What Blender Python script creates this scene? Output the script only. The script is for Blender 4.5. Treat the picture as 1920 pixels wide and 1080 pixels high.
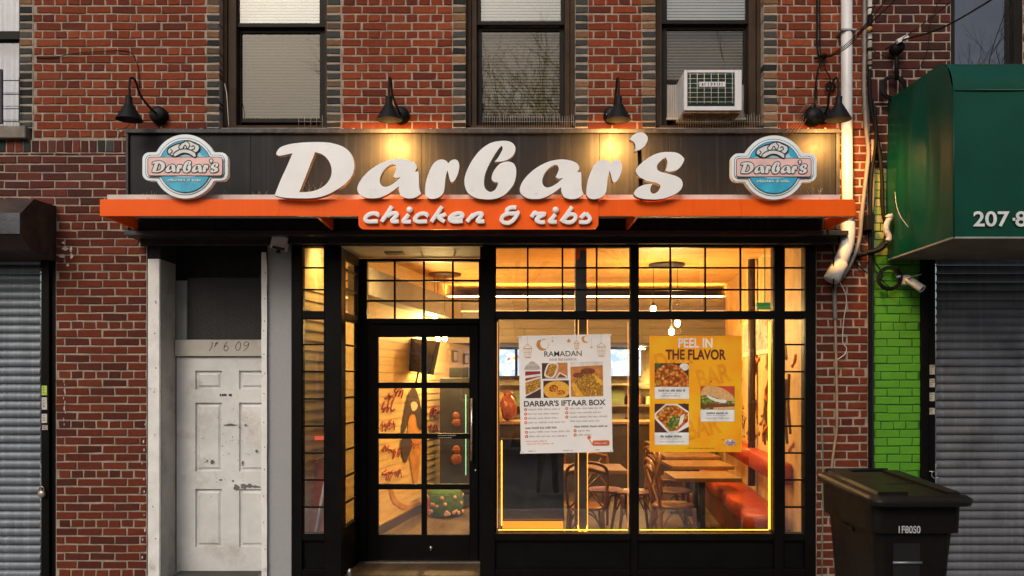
import bpy, math, random
from mathutils import Vector, Matrix
random.seed(11)
R = math.radians
sc = bpy.context.scene
for o in list(bpy.data.objects): bpy.data.objects.remove(o)
col = sc.collection

# ------------------------------------------------------------------ camera, sky, sun, exposure
F = 1430.0; CD = 6.5; EYE = 1.7; HX = 960.0; HY = 711.0
cam = bpy.data.cameras.new("camera"); camo = bpy.data.objects.new("camera", cam); col.objects.link(camo)
camo.location = (0, -CD, EYE); camo.rotation_euler = (R(90), 0, 0)
cam.sensor_width = 36; cam.lens = F/1920*36; cam.shift_y = 171/1920
cam.clip_start = .05; cam.clip_end = 500
sc.camera = camo
w = bpy.data.worlds.new("World"); sc.world = w; w.use_nodes = True
nt = w.node_tree; bg = nt.nodes['Background']
sky = nt.nodes.new('ShaderNodeTexSky'); sky.sky_type = 'NISHITA'; sky.sun_disc = False
SUN_EL, SUN_AZ = R(38), R(200)
sky.sun_elevation = SUN_EL; sky.sun_rotation = SUN_AZ
sky.air_density = 1.2; sky.dust_density = 5.0; sky.ozone_density = 1.5
nt.links.new(sky.outputs[0], bg.inputs[0]); bg.inputs[1].default_value = .055
sl = bpy.data.lights.new("sun", 'SUN'); so = bpy.data.objects.new("sun", sl); col.objects.link(so)
sl.energy = .5; sl.angle = R(25); sl.color = (1, .94, .86)
# direction towards the sun: rotation measured from +Y towards +X
sd = Vector((math.sin(SUN_AZ)*math.cos(SUN_EL), math.cos(SUN_AZ)*math.cos(SUN_EL), math.sin(SUN_EL)))
so.rotation_euler = sd.to_track_quat('Z', 'Y').to_euler(); so.location = (0, -20, 20)
sc.view_settings.view_transform = 'Standard'; sc.view_settings.look = 'None'
sc.view_settings.exposure = 1.05; sc.view_settings.gamma = 1.0
sc.cycles.use_denoising = True
sc.cycles.max_bounces = 8; sc.cycles.transparent_max_bounces = 24; sc.cycles.sample_clamp_indirect = 4
sc.cycles.caustics_reflective = False; sc.cycles.caustics_refractive = False

# ------------------------------------------------------------------ helpers
def P(px, py, Y=0.0):
    d = CD + Y
    return Vector(((px-HX)/F*d, Y, EYE-(py-HY)/F*d))
def PX(px, Y=0.0): return (px-HX)/F*(CD+Y)
def PZ(py, Y=0.0): return EYE-(py-HY)/F*(CD+Y)
def lin(c):
    return tuple(((v/255)/12.92 if v/255 <= .04045 else ((v/255+.055)/1.055)**2.4) for v in c)
MATS = {}
def _mix(nt, fac, a, b, mode='MIX'):
    m = nt.nodes.new('ShaderNodeMix'); m.data_type = 'RGBA'; m.blend_type = mode
    if isinstance(fac, (int, float)): m.inputs[0].default_value = fac
    else: nt.links.new(fac, m.inputs[0])
    for k, v in ((6, a), (7, b)):
        if isinstance(v, (tuple, list)): m.inputs[k].default_value = (*v[:3], 1)
        else: nt.links.new(v, m.inputs[k])
    return m.outputs[2]
def _noise(nt, vec, scale, detail=4, rough=.55, sc3=None):
    if sc3:
        mp = nt.nodes.new('ShaderNodeMapping'); mp.inputs['Scale'].default_value = sc3
        nt.links.new(vec, mp.inputs[0]); vec = mp.outputs[0]
    n = nt.nodes.new('ShaderNodeTexNoise'); n.inputs['Scale'].default_value = scale
    n.inputs['Detail'].default_value = detail; n.inputs['Roughness'].default_value = rough
    nt.links.new(vec, n.inputs['Vector']); return n.outputs['Fac']
def _ramp(nt, fac, p0, p1):
    m = nt.nodes.new('ShaderNodeMapRange'); m.inputs[1].default_value = p0; m.inputs[2].default_value = p1
    nt.links.new(fac, m.inputs[0]); return m.outputs[0]
def M(name, c, rough=.5, metal=0, var=.25, scale=6, bump=.1, bscale=60, dirt=None, dirt_at=(.55, .7), dscale=3,
      streak=0, attr=False, spec=.5, rvar=.15, emit=None, estr=0, sc3=None, coat=0, trans=0):
    if name in MATS: return MATS[name]
    m = bpy.data.materials.new(name); m.use_nodes = True; t = m.node_tree
    b = t.nodes['Principled BSDF']
    tc = t.nodes.new('ShaderNodeTexCoord').outputs['Object']
    n1 = _noise(t, tc, scale, sc3=sc3)
    dark = tuple(v*(1-var) for v in c); light = tuple(min(1, v*(1+var)) for v in c)
    c1 = _mix(t, _ramp(t, n1, .3, .7), dark, light)
    if attr:
        a = t.nodes.new('ShaderNodeAttribute'); a.attribute_name = 'Col'
        c1 = _mix(t, 1.0, c1, a.outputs['Color'], 'MULTIPLY')
    if streak:
        n2 = _noise(t, tc, 1, 3, sc3=(28, 28, .8))
        c1 = _mix(t, _ramp(t, n2, .5, .8), c1, tuple(min(1, v*(1+streak*3)+.01*streak) for v in c))
    if dirt:
        n3 = _noise(t, tc, dscale, 6, .65)
        c1 = _mix(t, _ramp(t, n3, *dirt_at), c1, dirt)
    t.links.new(c1, b.inputs['Base Color'])
    n4 = _noise(t, tc, scale*3)
    mr = t.nodes.new('ShaderNodeMapRange'); mr.inputs[3].default_value = max(.02, rough-rvar); mr.inputs[4].default_value = min(1, rough+rvar)
    t.links.new(n4, mr.inputs[0]); t.links.new(mr.outputs[0], b.inputs['Roughness'])
    b.inputs['Metallic'].default_value = metal
    b.inputs['Specular IOR Level'].default_value = spec
    b.inputs['Coat Weight'].default_value = coat
    if bump:
        bp = t.nodes.new('ShaderNodeBump'); bp.inputs['Strength'].default_value = bump; bp.inputs['Distance'].default_value = .01
        t.links.new(_noise(t, tc, bscale, 5), bp.inputs['Height']); t.links.new(bp.outputs[0], b.inputs['Normal'])
    if emit:
        b.inputs['Emission Color'].default_value = (*emit, 1); b.inputs['Emission Strength'].default_value = estr
    if trans:
        tr = t.nodes.new('ShaderNodeBsdfTranslucent'); t.links.new(c1, tr.inputs[0])
        mx = t.nodes.new('ShaderNodeMixShader'); mx.inputs[0].default_value = trans
        t.links.new(b.outputs[0], mx.inputs[1]); t.links.new(tr.outputs[0], mx.inputs[2])
        t.links.new(mx.outputs[0], t.nodes['Material Output'].inputs[0])
    MATS[name] = m; return m
def E(name, c, s):
    if name in MATS: return MATS[name]
    m = bpy.data.materials.new(name); m.use_nodes = True; t = m.node_tree
    b = t.nodes['Principled BSDF']; b.inputs['Base Color'].default_value = (*c, 1)
    b.inputs['Emission Color'].default_value = (*c, 1); b.inputs['Emission Strength'].default_value = s
    MATS[name] = m; return m
def GLASS(name, tint=(1, 1, 1), base=.08, rough=0.0, grime=.02):
    if name in MATS: return MATS[name]
    m = bpy.data.materials.new(name); m.use_nodes = True; t = m.node_tree; t.nodes.remove(t.nodes['Principled BSDF'])
    tr = t.nodes.new('ShaderNodeBsdfTransparent'); tr.inputs[0].default_value = (*tint, 1)
    gl = t.nodes.new('ShaderNodeBsdfGlossy'); gl.inputs['Roughness'].default_value = rough
    lw = t.nodes.new('ShaderNodeLayerWeight'); lw.inputs[0].default_value = .5
    pw = t.nodes.new('ShaderNodeMath'); pw.operation = 'POWER'; pw.inputs[1].default_value = 4
    t.links.new(lw.outputs['Facing'], pw.inputs[0])
    mr = t.nodes.new('ShaderNodeMapRange'); mr.inputs[3].default_value = base; mr.inputs[4].default_value = .9
    t.links.new(pw.outputs[0], mr.inputs[0])
    mx = t.nodes.new('ShaderNodeMixShader'); t.links.new(mr.outputs[0], mx.inputs[0])
    t.links.new(tr.outputs[0], mx.inputs[1]); t.links.new(gl.outputs[0], mx.inputs[2])
    df = t.nodes.new('ShaderNodeBsdfDiffuse'); df.inputs[0].default_value = (.5, .48, .45, 1)
    tc = t.nodes.new('ShaderNodeTexCoord').outputs['Object']
    g = _ramp(t, _noise(t, tc, 5, 6, .7), .45, .9)
    gm = t.nodes.new('ShaderNodeMath'); gm.operation = 'MULTIPLY'; gm.inputs[1].default_value = grime*4
    t.links.new(g, gm.inputs[0])
    mx2 = t.nodes.new('ShaderNodeMixShader'); t.links.new(gm.outputs[0], mx2.inputs[0])
    t.links.new(mx.outputs[0], mx2.inputs[1]); t.links.new(df.outputs[0], mx2.inputs[2])
    # a faint waviness of old float glass
    bp = t.nodes.new('ShaderNodeBump'); bp.inputs['Strength'].default_value = .04; bp.inputs['Distance'].default_value = .02
    t.links.new(_noise(t, tc, 2.5, 1), bp.inputs['Height']); t.links.new(bp.outputs[0], gl.inputs['Normal'])
    t.links.new(mx2.outputs[0], t.nodes['Material Output'].inputs[0])
    MATS[name] = m; return m

OFF = {}
class MB:
    def __init__(s): s.v = []; s.f = []; s.m = []; s.c = []; s.mi = 0; s.cc = (1, 1, 1); s.sm = []; s.smooth = False
    def face(s, idx):
        s.f.append(idx); s.m.append(s.mi); s.c.append(s.cc); s.sm.append(s.smooth)
    def add(s, vs, fs):
        n = len(s.v); s.v += [tuple(v) for v in vs]
        for f in fs: s.face([i+n for i in f])
        return s
    def box(s, x0, x1, y0, y1, z0, z1):
        if x0 > x1: x0, x1 = x1, x0
        if y0 > y1: y0, y1 = y1, y0
        if z0 > z1: z0, z1 = z1, z0
        v = [(x0,y0,z0),(x1,y0,z0),(x1,y1,z0),(x0,y1,z0),(x0,y0,z1),(x1,y0,z1),(x1,y1,z1),(x0,y1,z1)]
        return s.add(v, [(0,3,2,1),(4,5,6,7),(0,1,5,4),(1,2,6,5),(2,3,7,6),(3,0,4,7)])
    def bbox(s, x0, x1, y0, y1, z0, z1, b=.003):
        """box with chamfered edges"""
        if x0 > x1: x0, x1 = x1, x0
        if y0 > y1: y0, y1 = y1, y0
        if z0 > z1: z0, z1 = z1, z0
        b = min(b, (x1-x0)/2.5, (y1-y0)/2.5, (z1-z0)/2.5)
        v = []; X = (x0, x1); Y = (y0, y1); Z = (z0, z1); ix = {}
        for i in (0, 1):
            for j in (0, 1):
                for k in (0, 1):
                    sx = b if i == 0 else -b; sy = b if j == 0 else -b; sz = b if k == 0 else -b
                    ix[i,j,k,'x'] = len(v); v.append((X[i], Y[j]+sy, Z[k]+sz))
                    ix[i,j,k,'y'] = len(v); v.append((X[i]+sx, Y[j], Z[k]+sz))
                    ix[i,j,k,'z'] = len(v); v.append((X[i]+sx, Y[j]+sy, Z[k]))
        f = []
        def q(l, flip): f.append(tuple(l[::-1]) if flip else tuple(l))
        for i in (0, 1): q([ix[i,0,0,'x'],ix[i,1,0,'x'],ix[i,1,1,'x'],ix[i,0,1,'x']], i == 0)
        for j in (0, 1): q([ix[0,j,0,'y'],ix[1,j,0,'y'],ix[1,j,1,'y'],ix[0,j,1,'y']], j == 1)
        for k in (0, 1): q([ix[0,0,k,'z'],ix[1,0,k,'z'],ix[1,1,k,'z'],ix[0,1,k,'z']], k == 0)
        for i in (0, 1):
            for j in (0, 1): q([ix[i,j,0,'x'],ix[i,j,1,'x'],ix[i,j,1,'y'],ix[i,j,0,'y']], (i+j) % 2 == 1)
        for i in (0, 1):
            for k in (0, 1): q([ix[i,0,k,'x'],ix[i,1,k,'x'],ix[i,1,k,'z'],ix[i,0,k,'z']], (i+k) % 2 == 0)
        for j in (0, 1):
            for k in (0, 1): q([ix[0,j,k,'y'],ix[1,j,k,'y'],ix[1,j,k,'z'],ix[0,j,k,'z']], (j+k) % 2 == 1)
        for i in (0, 1):
            for j in (0, 1):
                for k in (0, 1): q([ix[i,j,k,'x'],ix[i,j,k,'y'],ix[i,j,k,'z']], (i+j+k) % 2 == 0)
        return s.add(v, f)
    def obox(s, c, ux, uy, uz):
        """oriented box, centre and half axes"""
        c, ux, uy, uz = map(Vector, (c, ux, uy, uz)); v = []
        for k in (-1, 1):
            for a, b in ((-1,-1),(1,-1),(1,1),(-1,1)): v.append(c+ux*a+uy*b+uz*k)
        return s.add(v, [(0,3,2,1),(4,5,6,7),(0,1,5,4),(1,2,6,5),(2,3,7,6),(3,0,4,7)])
    def prism(s, pts, ext):
        """polygon pts (3D, planar) extruded by vector ext"""
        n = len(pts); ext = Vector(ext)
        v = [Vector(p) for p in pts]+[Vector(p)+ext for p in pts]
        return s.add(v, [tuple(range(n))[::-1], tuple(range(n, 2*n))]+[(i, (i+1) % n, (i+1) % n+n, i+n) for i in range(n)])
    def tube(s, pts, r, n=8, ry=None, closed=False, caps=True):
        pts = [Vector(p) for p in pts]; N = len(pts); rr = r if isinstance(r, (list, tuple)) else [r]*N
        T = []
        for i in range(N):
            a = pts[i-1] if (i > 0 or closed) else pts[i]; b = pts[(i+1) % N] if (i < N-1 or closed) else pts[i]
            t = b-a; T.append(t.normalized() if t.length > 1e-9 else Vector((0, 0, 1)))
        ref = Vector((0, 1, 0)) if abs(T[0].y) < .9 else Vector((1, 0, 0))
        v = []
        u = (ref-T[0]*ref.dot(T[0])).normalized()
        for i in range(N):
            if ry is not None:      # keep the flat side facing -Y
                u = Vector((0, 1, 0)); u = (u-T[i]*u.dot(T[i])).normalized()
            else:
                u = (u-T[i]*u.dot(T[i])); u = u.normalized() if u.length > 1e-6 else T[i].orthogonal().normalized()
            w_ = T[i].cross(u)
            for k in range(n):
                a = 2*math.pi*(k+.5)/n
                ca, sa = math.cos(a), math.sin(a)
                if ry is not None:
                    e = .16; ca = math.copysign(abs(ca)**e, ca); sa = math.copysign(abs(sa)**.8, sa)
                v.append(pts[i]+u*ca*(ry if ry is not None else rr[i])+w_*sa*rr[i])
        f = []; L = N if closed else N-1
        for i in range(L):
            j = (i+1) % N
            for k in range(n): f.append((i*n+k, i*n+(k+1) % n, j*n+(k+1) % n, j*n+k))
        if caps and not closed: f.append(tuple(range(n))[::-1]); f.append(tuple(range((N-1)*n, N*n)))
        o = s.smooth; s.smooth = ry is None; s.add(v, f); s.smooth = o; return s
    def lathe(s, c, prof, n=24, axis=(0, 0, 1)):
        """profile of (radius, height) about axis through c"""
        c = Vector(c); ax = Vector(axis).normalized(); u = ax.orthogonal().normalized(); w_ = ax.cross(u); v = []
        for (r, h) in prof:
            for k in range(n):
                a = 2*math.pi*k/n; v.append(c+ax*h+(u*math.cos(a)+w_*math.sin(a))*max(r, 1e-5))
        f = []
        for i in range(len(prof)-1):
            for k in range(n): f.append((i*n+k, i*n+(k+1) % n, (i+1)*n+(k+1) % n, (i+1)*n+k))
        o = s.smooth; s.smooth = True; s.add(v, f); s.smooth = o; return s
    def ball(s, c, rx, ry=None, rz=None, n=12, jit=0):
        ry = ry or rx; rz = rz or rx; v = []; f = []; H = n//2
        for i in range(H+1):
            th = math.pi*i/H
            for k in range(n):
                a = 2*math.pi*k/n; q = 1+random.uniform(-jit, jit)
                v.append((c[0]+rx*q*math.sin(th)*math.cos(a), c[1]+ry*q*math.sin(th)*math.sin(a), c[2]+rz*q*math.cos(th)))
        for i in range(H):
            for k in range(n): f.append((i*n+k, (i+1)*n+k, (i+1)*n+(k+1) % n, i*n+(k+1) % n))
        o = s.smooth; s.smooth = True; s.add(v, f); s.smooth = o; return s
    def mesh(s, me, mt=None):
        n = len(s.v); s.v += [tuple(mt @ v.co if mt else v.co) for v in me.vertices]
        for p in me.polygons: s.face([i+n for i in p.vertices])
        return s
    def build(s, name, mats, parent=None, col_attr=False):
        if not isinstance(mats, (list, tuple)): mats = [mats]
        off = OFF.get(parent.name, Vector((0, 0, 0))) if parent else Vector((0, 0, 0))
        me = bpy.data.meshes.new(name)
        me.from_pydata([tuple(Vector(v)-off) for v in s.v], [], s.f)
        for m in mats: me.materials.append(m)
        me.polygons.foreach_set('material_index', s.m); me.polygons.foreach_set('use_smooth', s.sm)
        if col_attr:
            a = me.color_attributes.new('Col', 'FLOAT_COLOR', 'CORNER'); dat = []
            for p in me.polygons: dat += [*s.c[p.index], 1.0]*p.loop_total
            a.data.foreach_set('color', dat)
        me.update(); me.validate()
        o = bpy.data.objects.new(name, me); col.objects.link(o)
        if parent: o.parent = parent
        OFF[o.name] = off
        return o
def thing(name, label, cat, loc=(0, 0, 0), group=None):
    o = bpy.data.objects.new(name, None); col.objects.link(o); o.location = loc; o.empty_display_size = .1
    OFF[o.name] = Vector(loc); o['label'] = label; o['category'] = cat
    if group: o['group'] = group
    return o
def tag(o, label=None, cat=None, group=None, kind=None):
    if label: o['label'] = label
    if cat: o['category'] = cat
    if group: o['group'] = group
    if kind: o['kind'] = kind
    return o
def kids(o): return [c for c in list(col.objects) if c.parent == o]
def copy_tree(o, parent=None):
    c = o.copy(); col.objects.link(c); c.parent = parent; OFF[c.name] = OFF[o.name]
    for k in kids(o): copy_tree(k, c)
    return c
def cr(pts, seg=6, closed=False):
    """Catmull-Rom; a point with a third element 1 is a corner. Works on 2-D or 3-D (corner flag only for 2-D)."""
    dim = 3 if isinstance(pts[0], Vector) else 2
    cor = [dim == 2 and len(p) > 2 and p[2] == 1 for p in pts]
    V = [Vector((p[0], p[1], 0)) if dim == 2 else p for p in pts]; n = len(V); out = []
    for i in range(n if closed else n-1):
        p1, p2 = V[i], V[(i+1) % n]
        p0 = V[(i-1) % n] if (closed or i > 0) else p1*2-p2
        p3 = V[(i+2) % n] if (closed or i < n-2) else p2*2-p1
        if cor[i]: p0 = p1*2-p2
        if cor[(i+1) % n]: p3 = p2*2-p1
        for k in range(seg):
            t = k/seg
            out.append(.5*((2*p1)+(p2-p0)*t+(2*p0-5*p1+4*p2-p3)*t*t+(3*p1-p0-3*p2+p3)*t**3))
    if not closed: out.append(V[-1].copy())
    return out
def fill_mesh(loops, depth, bevel=0):
    """filled planar shape (list of 2-D loops, holes by even-odd), extruded; lies in local XY"""
    cu = bpy.data.curves.new('tmp', 'CURVE'); cu.dimensions = '2D'; cu.fill_mode = 'BOTH'; cu.extrude = depth/2; cu.bevel_depth = bevel
    for L in loops:
        sp = cu.splines.new('POLY'); sp.points.add(len(L)-1)
        for i, p in enumerate(L): sp.points[i].co = (p[0], p[1], 0, 1)
        sp.use_cyclic_u = True
    ob = bpy.data.objects.new('tmp', cu); col.objects.link(ob)
    me = bpy.data.meshes.new_from_object(ob.evaluated_get(bpy.context.evaluated_depsgraph_get()))
    bpy.data.objects.remove(ob); bpy.data.curves.remove(cu); return me
def text_mesh(body, depth=.002, bold=0.0):
    cu = bpy.data.curves.new('tmp', 'FONT'); cu.body = body; cu.size = 1; cu.offset = bold; cu.extrude = 0
    ob = bpy.data.objects.new('tmp', cu); col.objects.link(ob)
    me = bpy.data.meshes.new_from_object(ob.evaluated_get(bpy.context.evaluated_depsgraph_get()))
    bpy.data.objects.remove(ob); bpy.data.curves.remove(cu); return me
def add_text(mb, body, px0, px1, py0, py1, Y, bold=0.0, rot=0):
    """text fitted into a pixel box on the plane Y, facing -Y; laid as a sheet"""
    me = text_mesh(body, bold=bold)
    xs = [v.co.x for v in me.vertices]; ys = [v.co.y for v in me.vertices]
    a, b = P(px0, py1, Y), P(px1, py0, Y); n = len(mb.v)
    for v in me.vertices:
        u = (v.co.x-min(xs))/(max(xs)-min(xs)); t = (v.co.y-min(ys))/(max(ys)-min(ys))
        mb.v.append((a.x+(b.x-a.x)*u, Y, a.z+(b.z-a.z)*t))
    for p in me.polygons: mb.face([i+n for i in p.vertices])
    bpy.data.meshes.remove(me)
def plate(mb, loops_px, Y, depth, bevel=0):
    """pixel loops on plane Y -> solid of thickness depth going back from Y"""
    ls = []
    for L in loops_px: ls.append([(P(p[0], p[1], Y).x, P(p[0], p[1], Y).z) for p in L])
    me = fill_mesh(ls, depth, bevel)
    mt = Matrix(((1, 0, 0, 0), (0, 0, -1, Y+depth/2), (0, 1, 0, 0), (0, 0, 0, 1)))
    mb.mesh(me, mt); bpy.data.meshes.remove(me)
def disc(cx, cy, rx, ry=None, n=32):
    ry = ry or rx
    return [(cx+rx*math.cos(2*math.pi*i/n), cy+ry*math.sin(2*math.pi*i/n)) for i in range(n)]
def rrect(x0, x1, y0, y1, r, n=5):
    out = []
    for cx, cy, a0 in ((x1-r, y1-r, 0), (x0+r, y1-r, 90), (x0+r, y0+r, 180), (x1-r, y0+r, 270)):
        for k in range(n+1):
            a = R(a0+90*k/n); out.append((cx+r*math.cos(a), cy+r*math.sin(a)))
    return out
def sheet(mb, pts_px, Y):
    n = len(mb.v); mb.v += [tuple(P(p[0], p[1], Y)) for p in pts_px]; mb.face(list(range(n, n+len(pts_px))))
def cable(name, pts, r, m, label, cat='cable', group=None, n=6, seg=6):
    mb = MB(); mb.tube(cr([P(*p) for p in pts], seg), r, n)
    return tag(mb.build(name, m), label, cat, group)

# ------------------------------------------------------------------ shared materials
brickM = M('brick red clay', (1, 1, 1), .85, var=.28, scale=30, bump=.6, bscale=120, attr=True, spec=.25, dirt=(.045, .024, .016), dirt_at=(.58, 1.05), dscale=1.9)
mortarM = M('lime mortar', (.36, .29, .23), .95, var=.25, scale=14, bump=.6, bscale=150, spec=.1, dirt=(.17, .14, .12), dirt_at=(.5, .85), dscale=2.2)
darkmort = M('sooty mortar', (.33, .28, .25), .95, var=.3, scale=12, bump=.6, bscale=150, spec=.1)
blackM = M('black painted aluminium', (.0028, .0023, .002), .45, var=.3, scale=5, bump=.05, bscale=90, spec=.13, dirt=(.009, .0075, .0065), dirt_at=(.6, .9), dscale=7)
bronzeM = M('bronze window frame', (.050, .032, .020), .6, var=.3, scale=7, bump=.08, spec=.12)
darkfrM = M('dark sash frame', (.012, .009, .007), .55, var=.3, bump=.05, spec=.15)
orangeM = M('orange painted metal', (.95, .118, .003), .45, spec=.2, var=.06, scale=3, bump=.04, bscale=30, streak=.05, dirt=(.42, .07, .02), dirt_at=(.68, .95), dscale=6)
whiteM = M('white letter acrylic', (.88, .865, .85), .4, var=.05, scale=4, bump=.02, dirt=(.6, .56, .52), dirt_at=(.62, .85), dscale=9)

# ------------------------------------------------------------------ ground
mb = MB(); mb.box(-14, 14, -3.4, 9.0, -.16, -.012)
sidewalk = tag(mb.build('sidewalk', M('concrete paving', (.24, .23, .215), .85, var=.2, scale=2, bump=.3, bscale=80, dirt=(.12, .115, .11), dirt_at=(.5, .8), dscale=1.5)), kind='structure')
mb = MB(); mb.box(-14, 14, -3.55, -3.402, -.3, -.01)
tag(mb.build('kerb', M('kerb stone', (.33, .32, .30), .8, var=.2, bump=.3)), kind='structure')
mb = MB(); mb.add([(-200, -200, -.30), (200, -200, -.30), (200, 200, -.30), (-200, 200, -.30)], [(0, 1, 2, 3)])
tag(mb.build('road', M('asphalt', (.045, .045, .047), .8, var=.35, scale=3, bump=.5, bscale=120)), kind='structure')
mb = MB(); mb.box(-30, 30, -19, -13.5, -.298, -.15)
tag(mb.build('far_pavement', M('concrete far', (.22, .215, .2), .85, var=.2, scale=2)), kind='structure')

# ------------------------------------------------------------------ brick work
PIT = .0705; LB = .2136
RED = [(.225, .042, .013), (.205, .038, .012), (.245, .048, .015), (.185, .034, .012), (.26, .058, .019), (.212, .038, .011), (.19, .036, .012), (.135, .027, .012)]
LOW = [(.145, .028, .012), (.158, .031, .013), (.13, .025, .011), (.14, .027, .011), (.165, .035, .014), (.095, .022, .012)]
OLD = [(.13, .028, .021), (.095, .024, .018), (.15, .034, .022), (.075, .022, .018), (.11, .038, .026)]
QUO = [(.022, .026, .024), (.06, .065, .06), (.035, .038, .037), (.08, .075, .065), (.05, .055, .05), (.12, .085, .055), (.22, .12, .06), (.25, .13, .065)]
KV = (.82, 1.15)
def brick(mb, x0, x1, z0, z1, yf, dep, c, j=.0032, cham=.0028):
    r = random.uniform
    yf += r(-.002, .002); dy = [r(-.0012, .0012) for _ in range(4)]
    q = [(x0+r(-j, j), z0+r(-j, j)), (x1+r(-j, j), z0+r(-j, j)), (x1+r(-j, j), z1+r(-j, j)), (x0+r(-j, j), z1+r(-j, j))]
    cx, cz = (x0+x1)/2, (z0+z1)/2
    v = [(a, yf+dep, b) for a, b in q]+[(a, yf+cham, b) for a, b in q]
    v += [(a+math.copysign(cham*1.3, cx-a), yf+d, b+math.copysign(cham*1.3, cz-b)) for (a, b), d in zip(q, dy)]
    k = r(*KV); mb.cc = tuple(min(1, x*k) for x in c); mb.mi = 0
    fs = [(8, 9, 10, 11)]
    for i in range(4):
        n = (i+1) % 4
        fs += [(4+i, 4+n, 8+n, 8+i), (i, n, 4+n, 4+i)]
    mb.add(v, fs)
def bricks(mb, x0, x1, z0, z1, bond='stretcher', pal=RED, yf=0.0, dep=.03, L=LB, pit=PIT, gap=.0140, off=0.0, zref=0.0, back=.25, mortar=True, ragged=0):
    i = math.floor((z0-zref)/pit+.01)
    while zref+i*pit < z1-.02:
        a = max(z0, zref+i*pit); b = min(z1, zref+(i+1)*pit)
        if b-a > .02:
            l = L; o = (i % 2)*L/2+off
            if bond == 'english' and i % 2: l = L/2; o = L/4+off
            if bond == 'common' and i % 6 == 0: l = L/2; o = L/4+off
            if bond == 'quoin': l = 9; o = x0
            if bond == 'soldier': l = pit*.98; o = 0
            k = math.floor((x0-o)/l)
            while o+k*l < x1-.01:
                s, e = max(x0, o+k*l), min(x1, o+(k+1)*l)
                if e-s > .03:
                    g = gap*random.uniform(.8, 1.25)
                    gz = gap if bond != 'quoin' else gap*1.5
                    brick(mb, s+(g/2 if bond != 'quoin' else .001), e-(g/2 if bond != 'quoin' else .001), a+gz/2, b-gz/2, yf, dep, random.choice(pal))
                k += 1
        i += 1
    if mortar:
        mb.mi = 1; mb.cc = (1, 1, 1); mb.box(x0, x1, yf+.0065, yf+back, z0, z1)
def slab(mb, x0, x1, z0, z1, y0, y1): mb.mi = 1; mb.cc = (1, 1, 1); mb.box(x0, x1, y0, y1, z0, z1)
def bx(px): return PX(px)
def bz(py): return PZ(py)
TOP = 6.4; WTOP = 5.75
XR = bx(1628)
brick_building = thing('brick_building', 'red brick building with the lit restaurant on its ground floor, dark trimmed sash windows above', 'building', (0, 0, 0))
wall = MB()
# upper storey piers, dark glazed quoins either side of each window, spandrel above
piers = [(62, 388), (640, 849), (1102, 1204), (1457, 1628)]
for a, b in piers: bricks(wall, bx(a), bx(b), bz(262) if a == 62 else bz(243), WTOP, 'english', RED, zref=.02)
for a, b in ((37, 60), (388, 411), (613, 638), (849, 873), (1079, 1102), (1204, 1229), (1432, 1457)):
    z0 = bz(240)
    bricks(wall, bx(a), bx(b), z0, WTOP, 'quoin', QUO, yf=-.004, dep=.13, zref=.02, back=.13)
slab(wall, bx(60), bx(62), bz(262), WTOP, .003, .2)
slab(wall, bx(638), bx(640), bz(243), WTOP, .003, .2)
bricks(wall, bx(-330), XR, WTOP, TOP, 'english', RED, zref=.02)
bricks(wall, bx(-330), bx(-150), bz(285), WTOP, 'english', RED, zref=.02)
# soldier course, then plain stretcher bond below it
def soldier(x0, x1, z0, z1, pal, yf=0.0):
    x = x0
    while x < x1-.02:
        e = min(x1, x+PIT); brick(wall, x+.005, e-.005, z0+.005, z1-.005, yf, .03, random.choice(pal)); x = e
    slab(wall, x0, x1, z0, z1, yf+.0065, yf+.25)
soldier(bx(-330), bx(243), bz(286), bz(262), OLD+QUO[:3])
bricks(wall, bx(-330), bx(243), bz(385), bz(286), 'stretcher', OLD, zref=.01, off=.05)
bricks(wall, bx(104), bx(275), -.012, bz(385), 'common', LOW, zref=.01, off=.03)
# wall behind the sign board
slab(wall, bx(243), XR, bz(440), bz(243), .02, .25)
slab(wall, bx(-330), bx(-100), -.012, bz(385), .02, .25)
bricks(wall, bx(1530), XR, -.012, bz(240), 'common', LOW, zref=.03, off=.08, gap=.016)
slab(wall, bx(-100), bx(104), bz(500), bz(385), .10, .3)
tag(wall.build('wall', [brickM, mortarM], brick_building, True))
# stone sill under the far left window
mb = MB(); mb.bbox(bx(-160), bx(54), -.05, .16, bz(262), bz(239), .006)
mb.build('window_sill', M('sooty stone', (.20, .17, .14), .85, var=.3, scale=8, bump=.5, bscale=60), brick_building)
# low ledge under the middle windows (rendered stone behind the sign top)
for a, b in ((411, 613), (873, 1079), (1229, 1432)):
    mb = MB(); mb.box(bx(a), bx(b), .02, .3, bz(262), bz(238)); mb.build('window_ledge', M('sooty stone'  , (.2, .17, .14)), brick_building)

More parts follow.
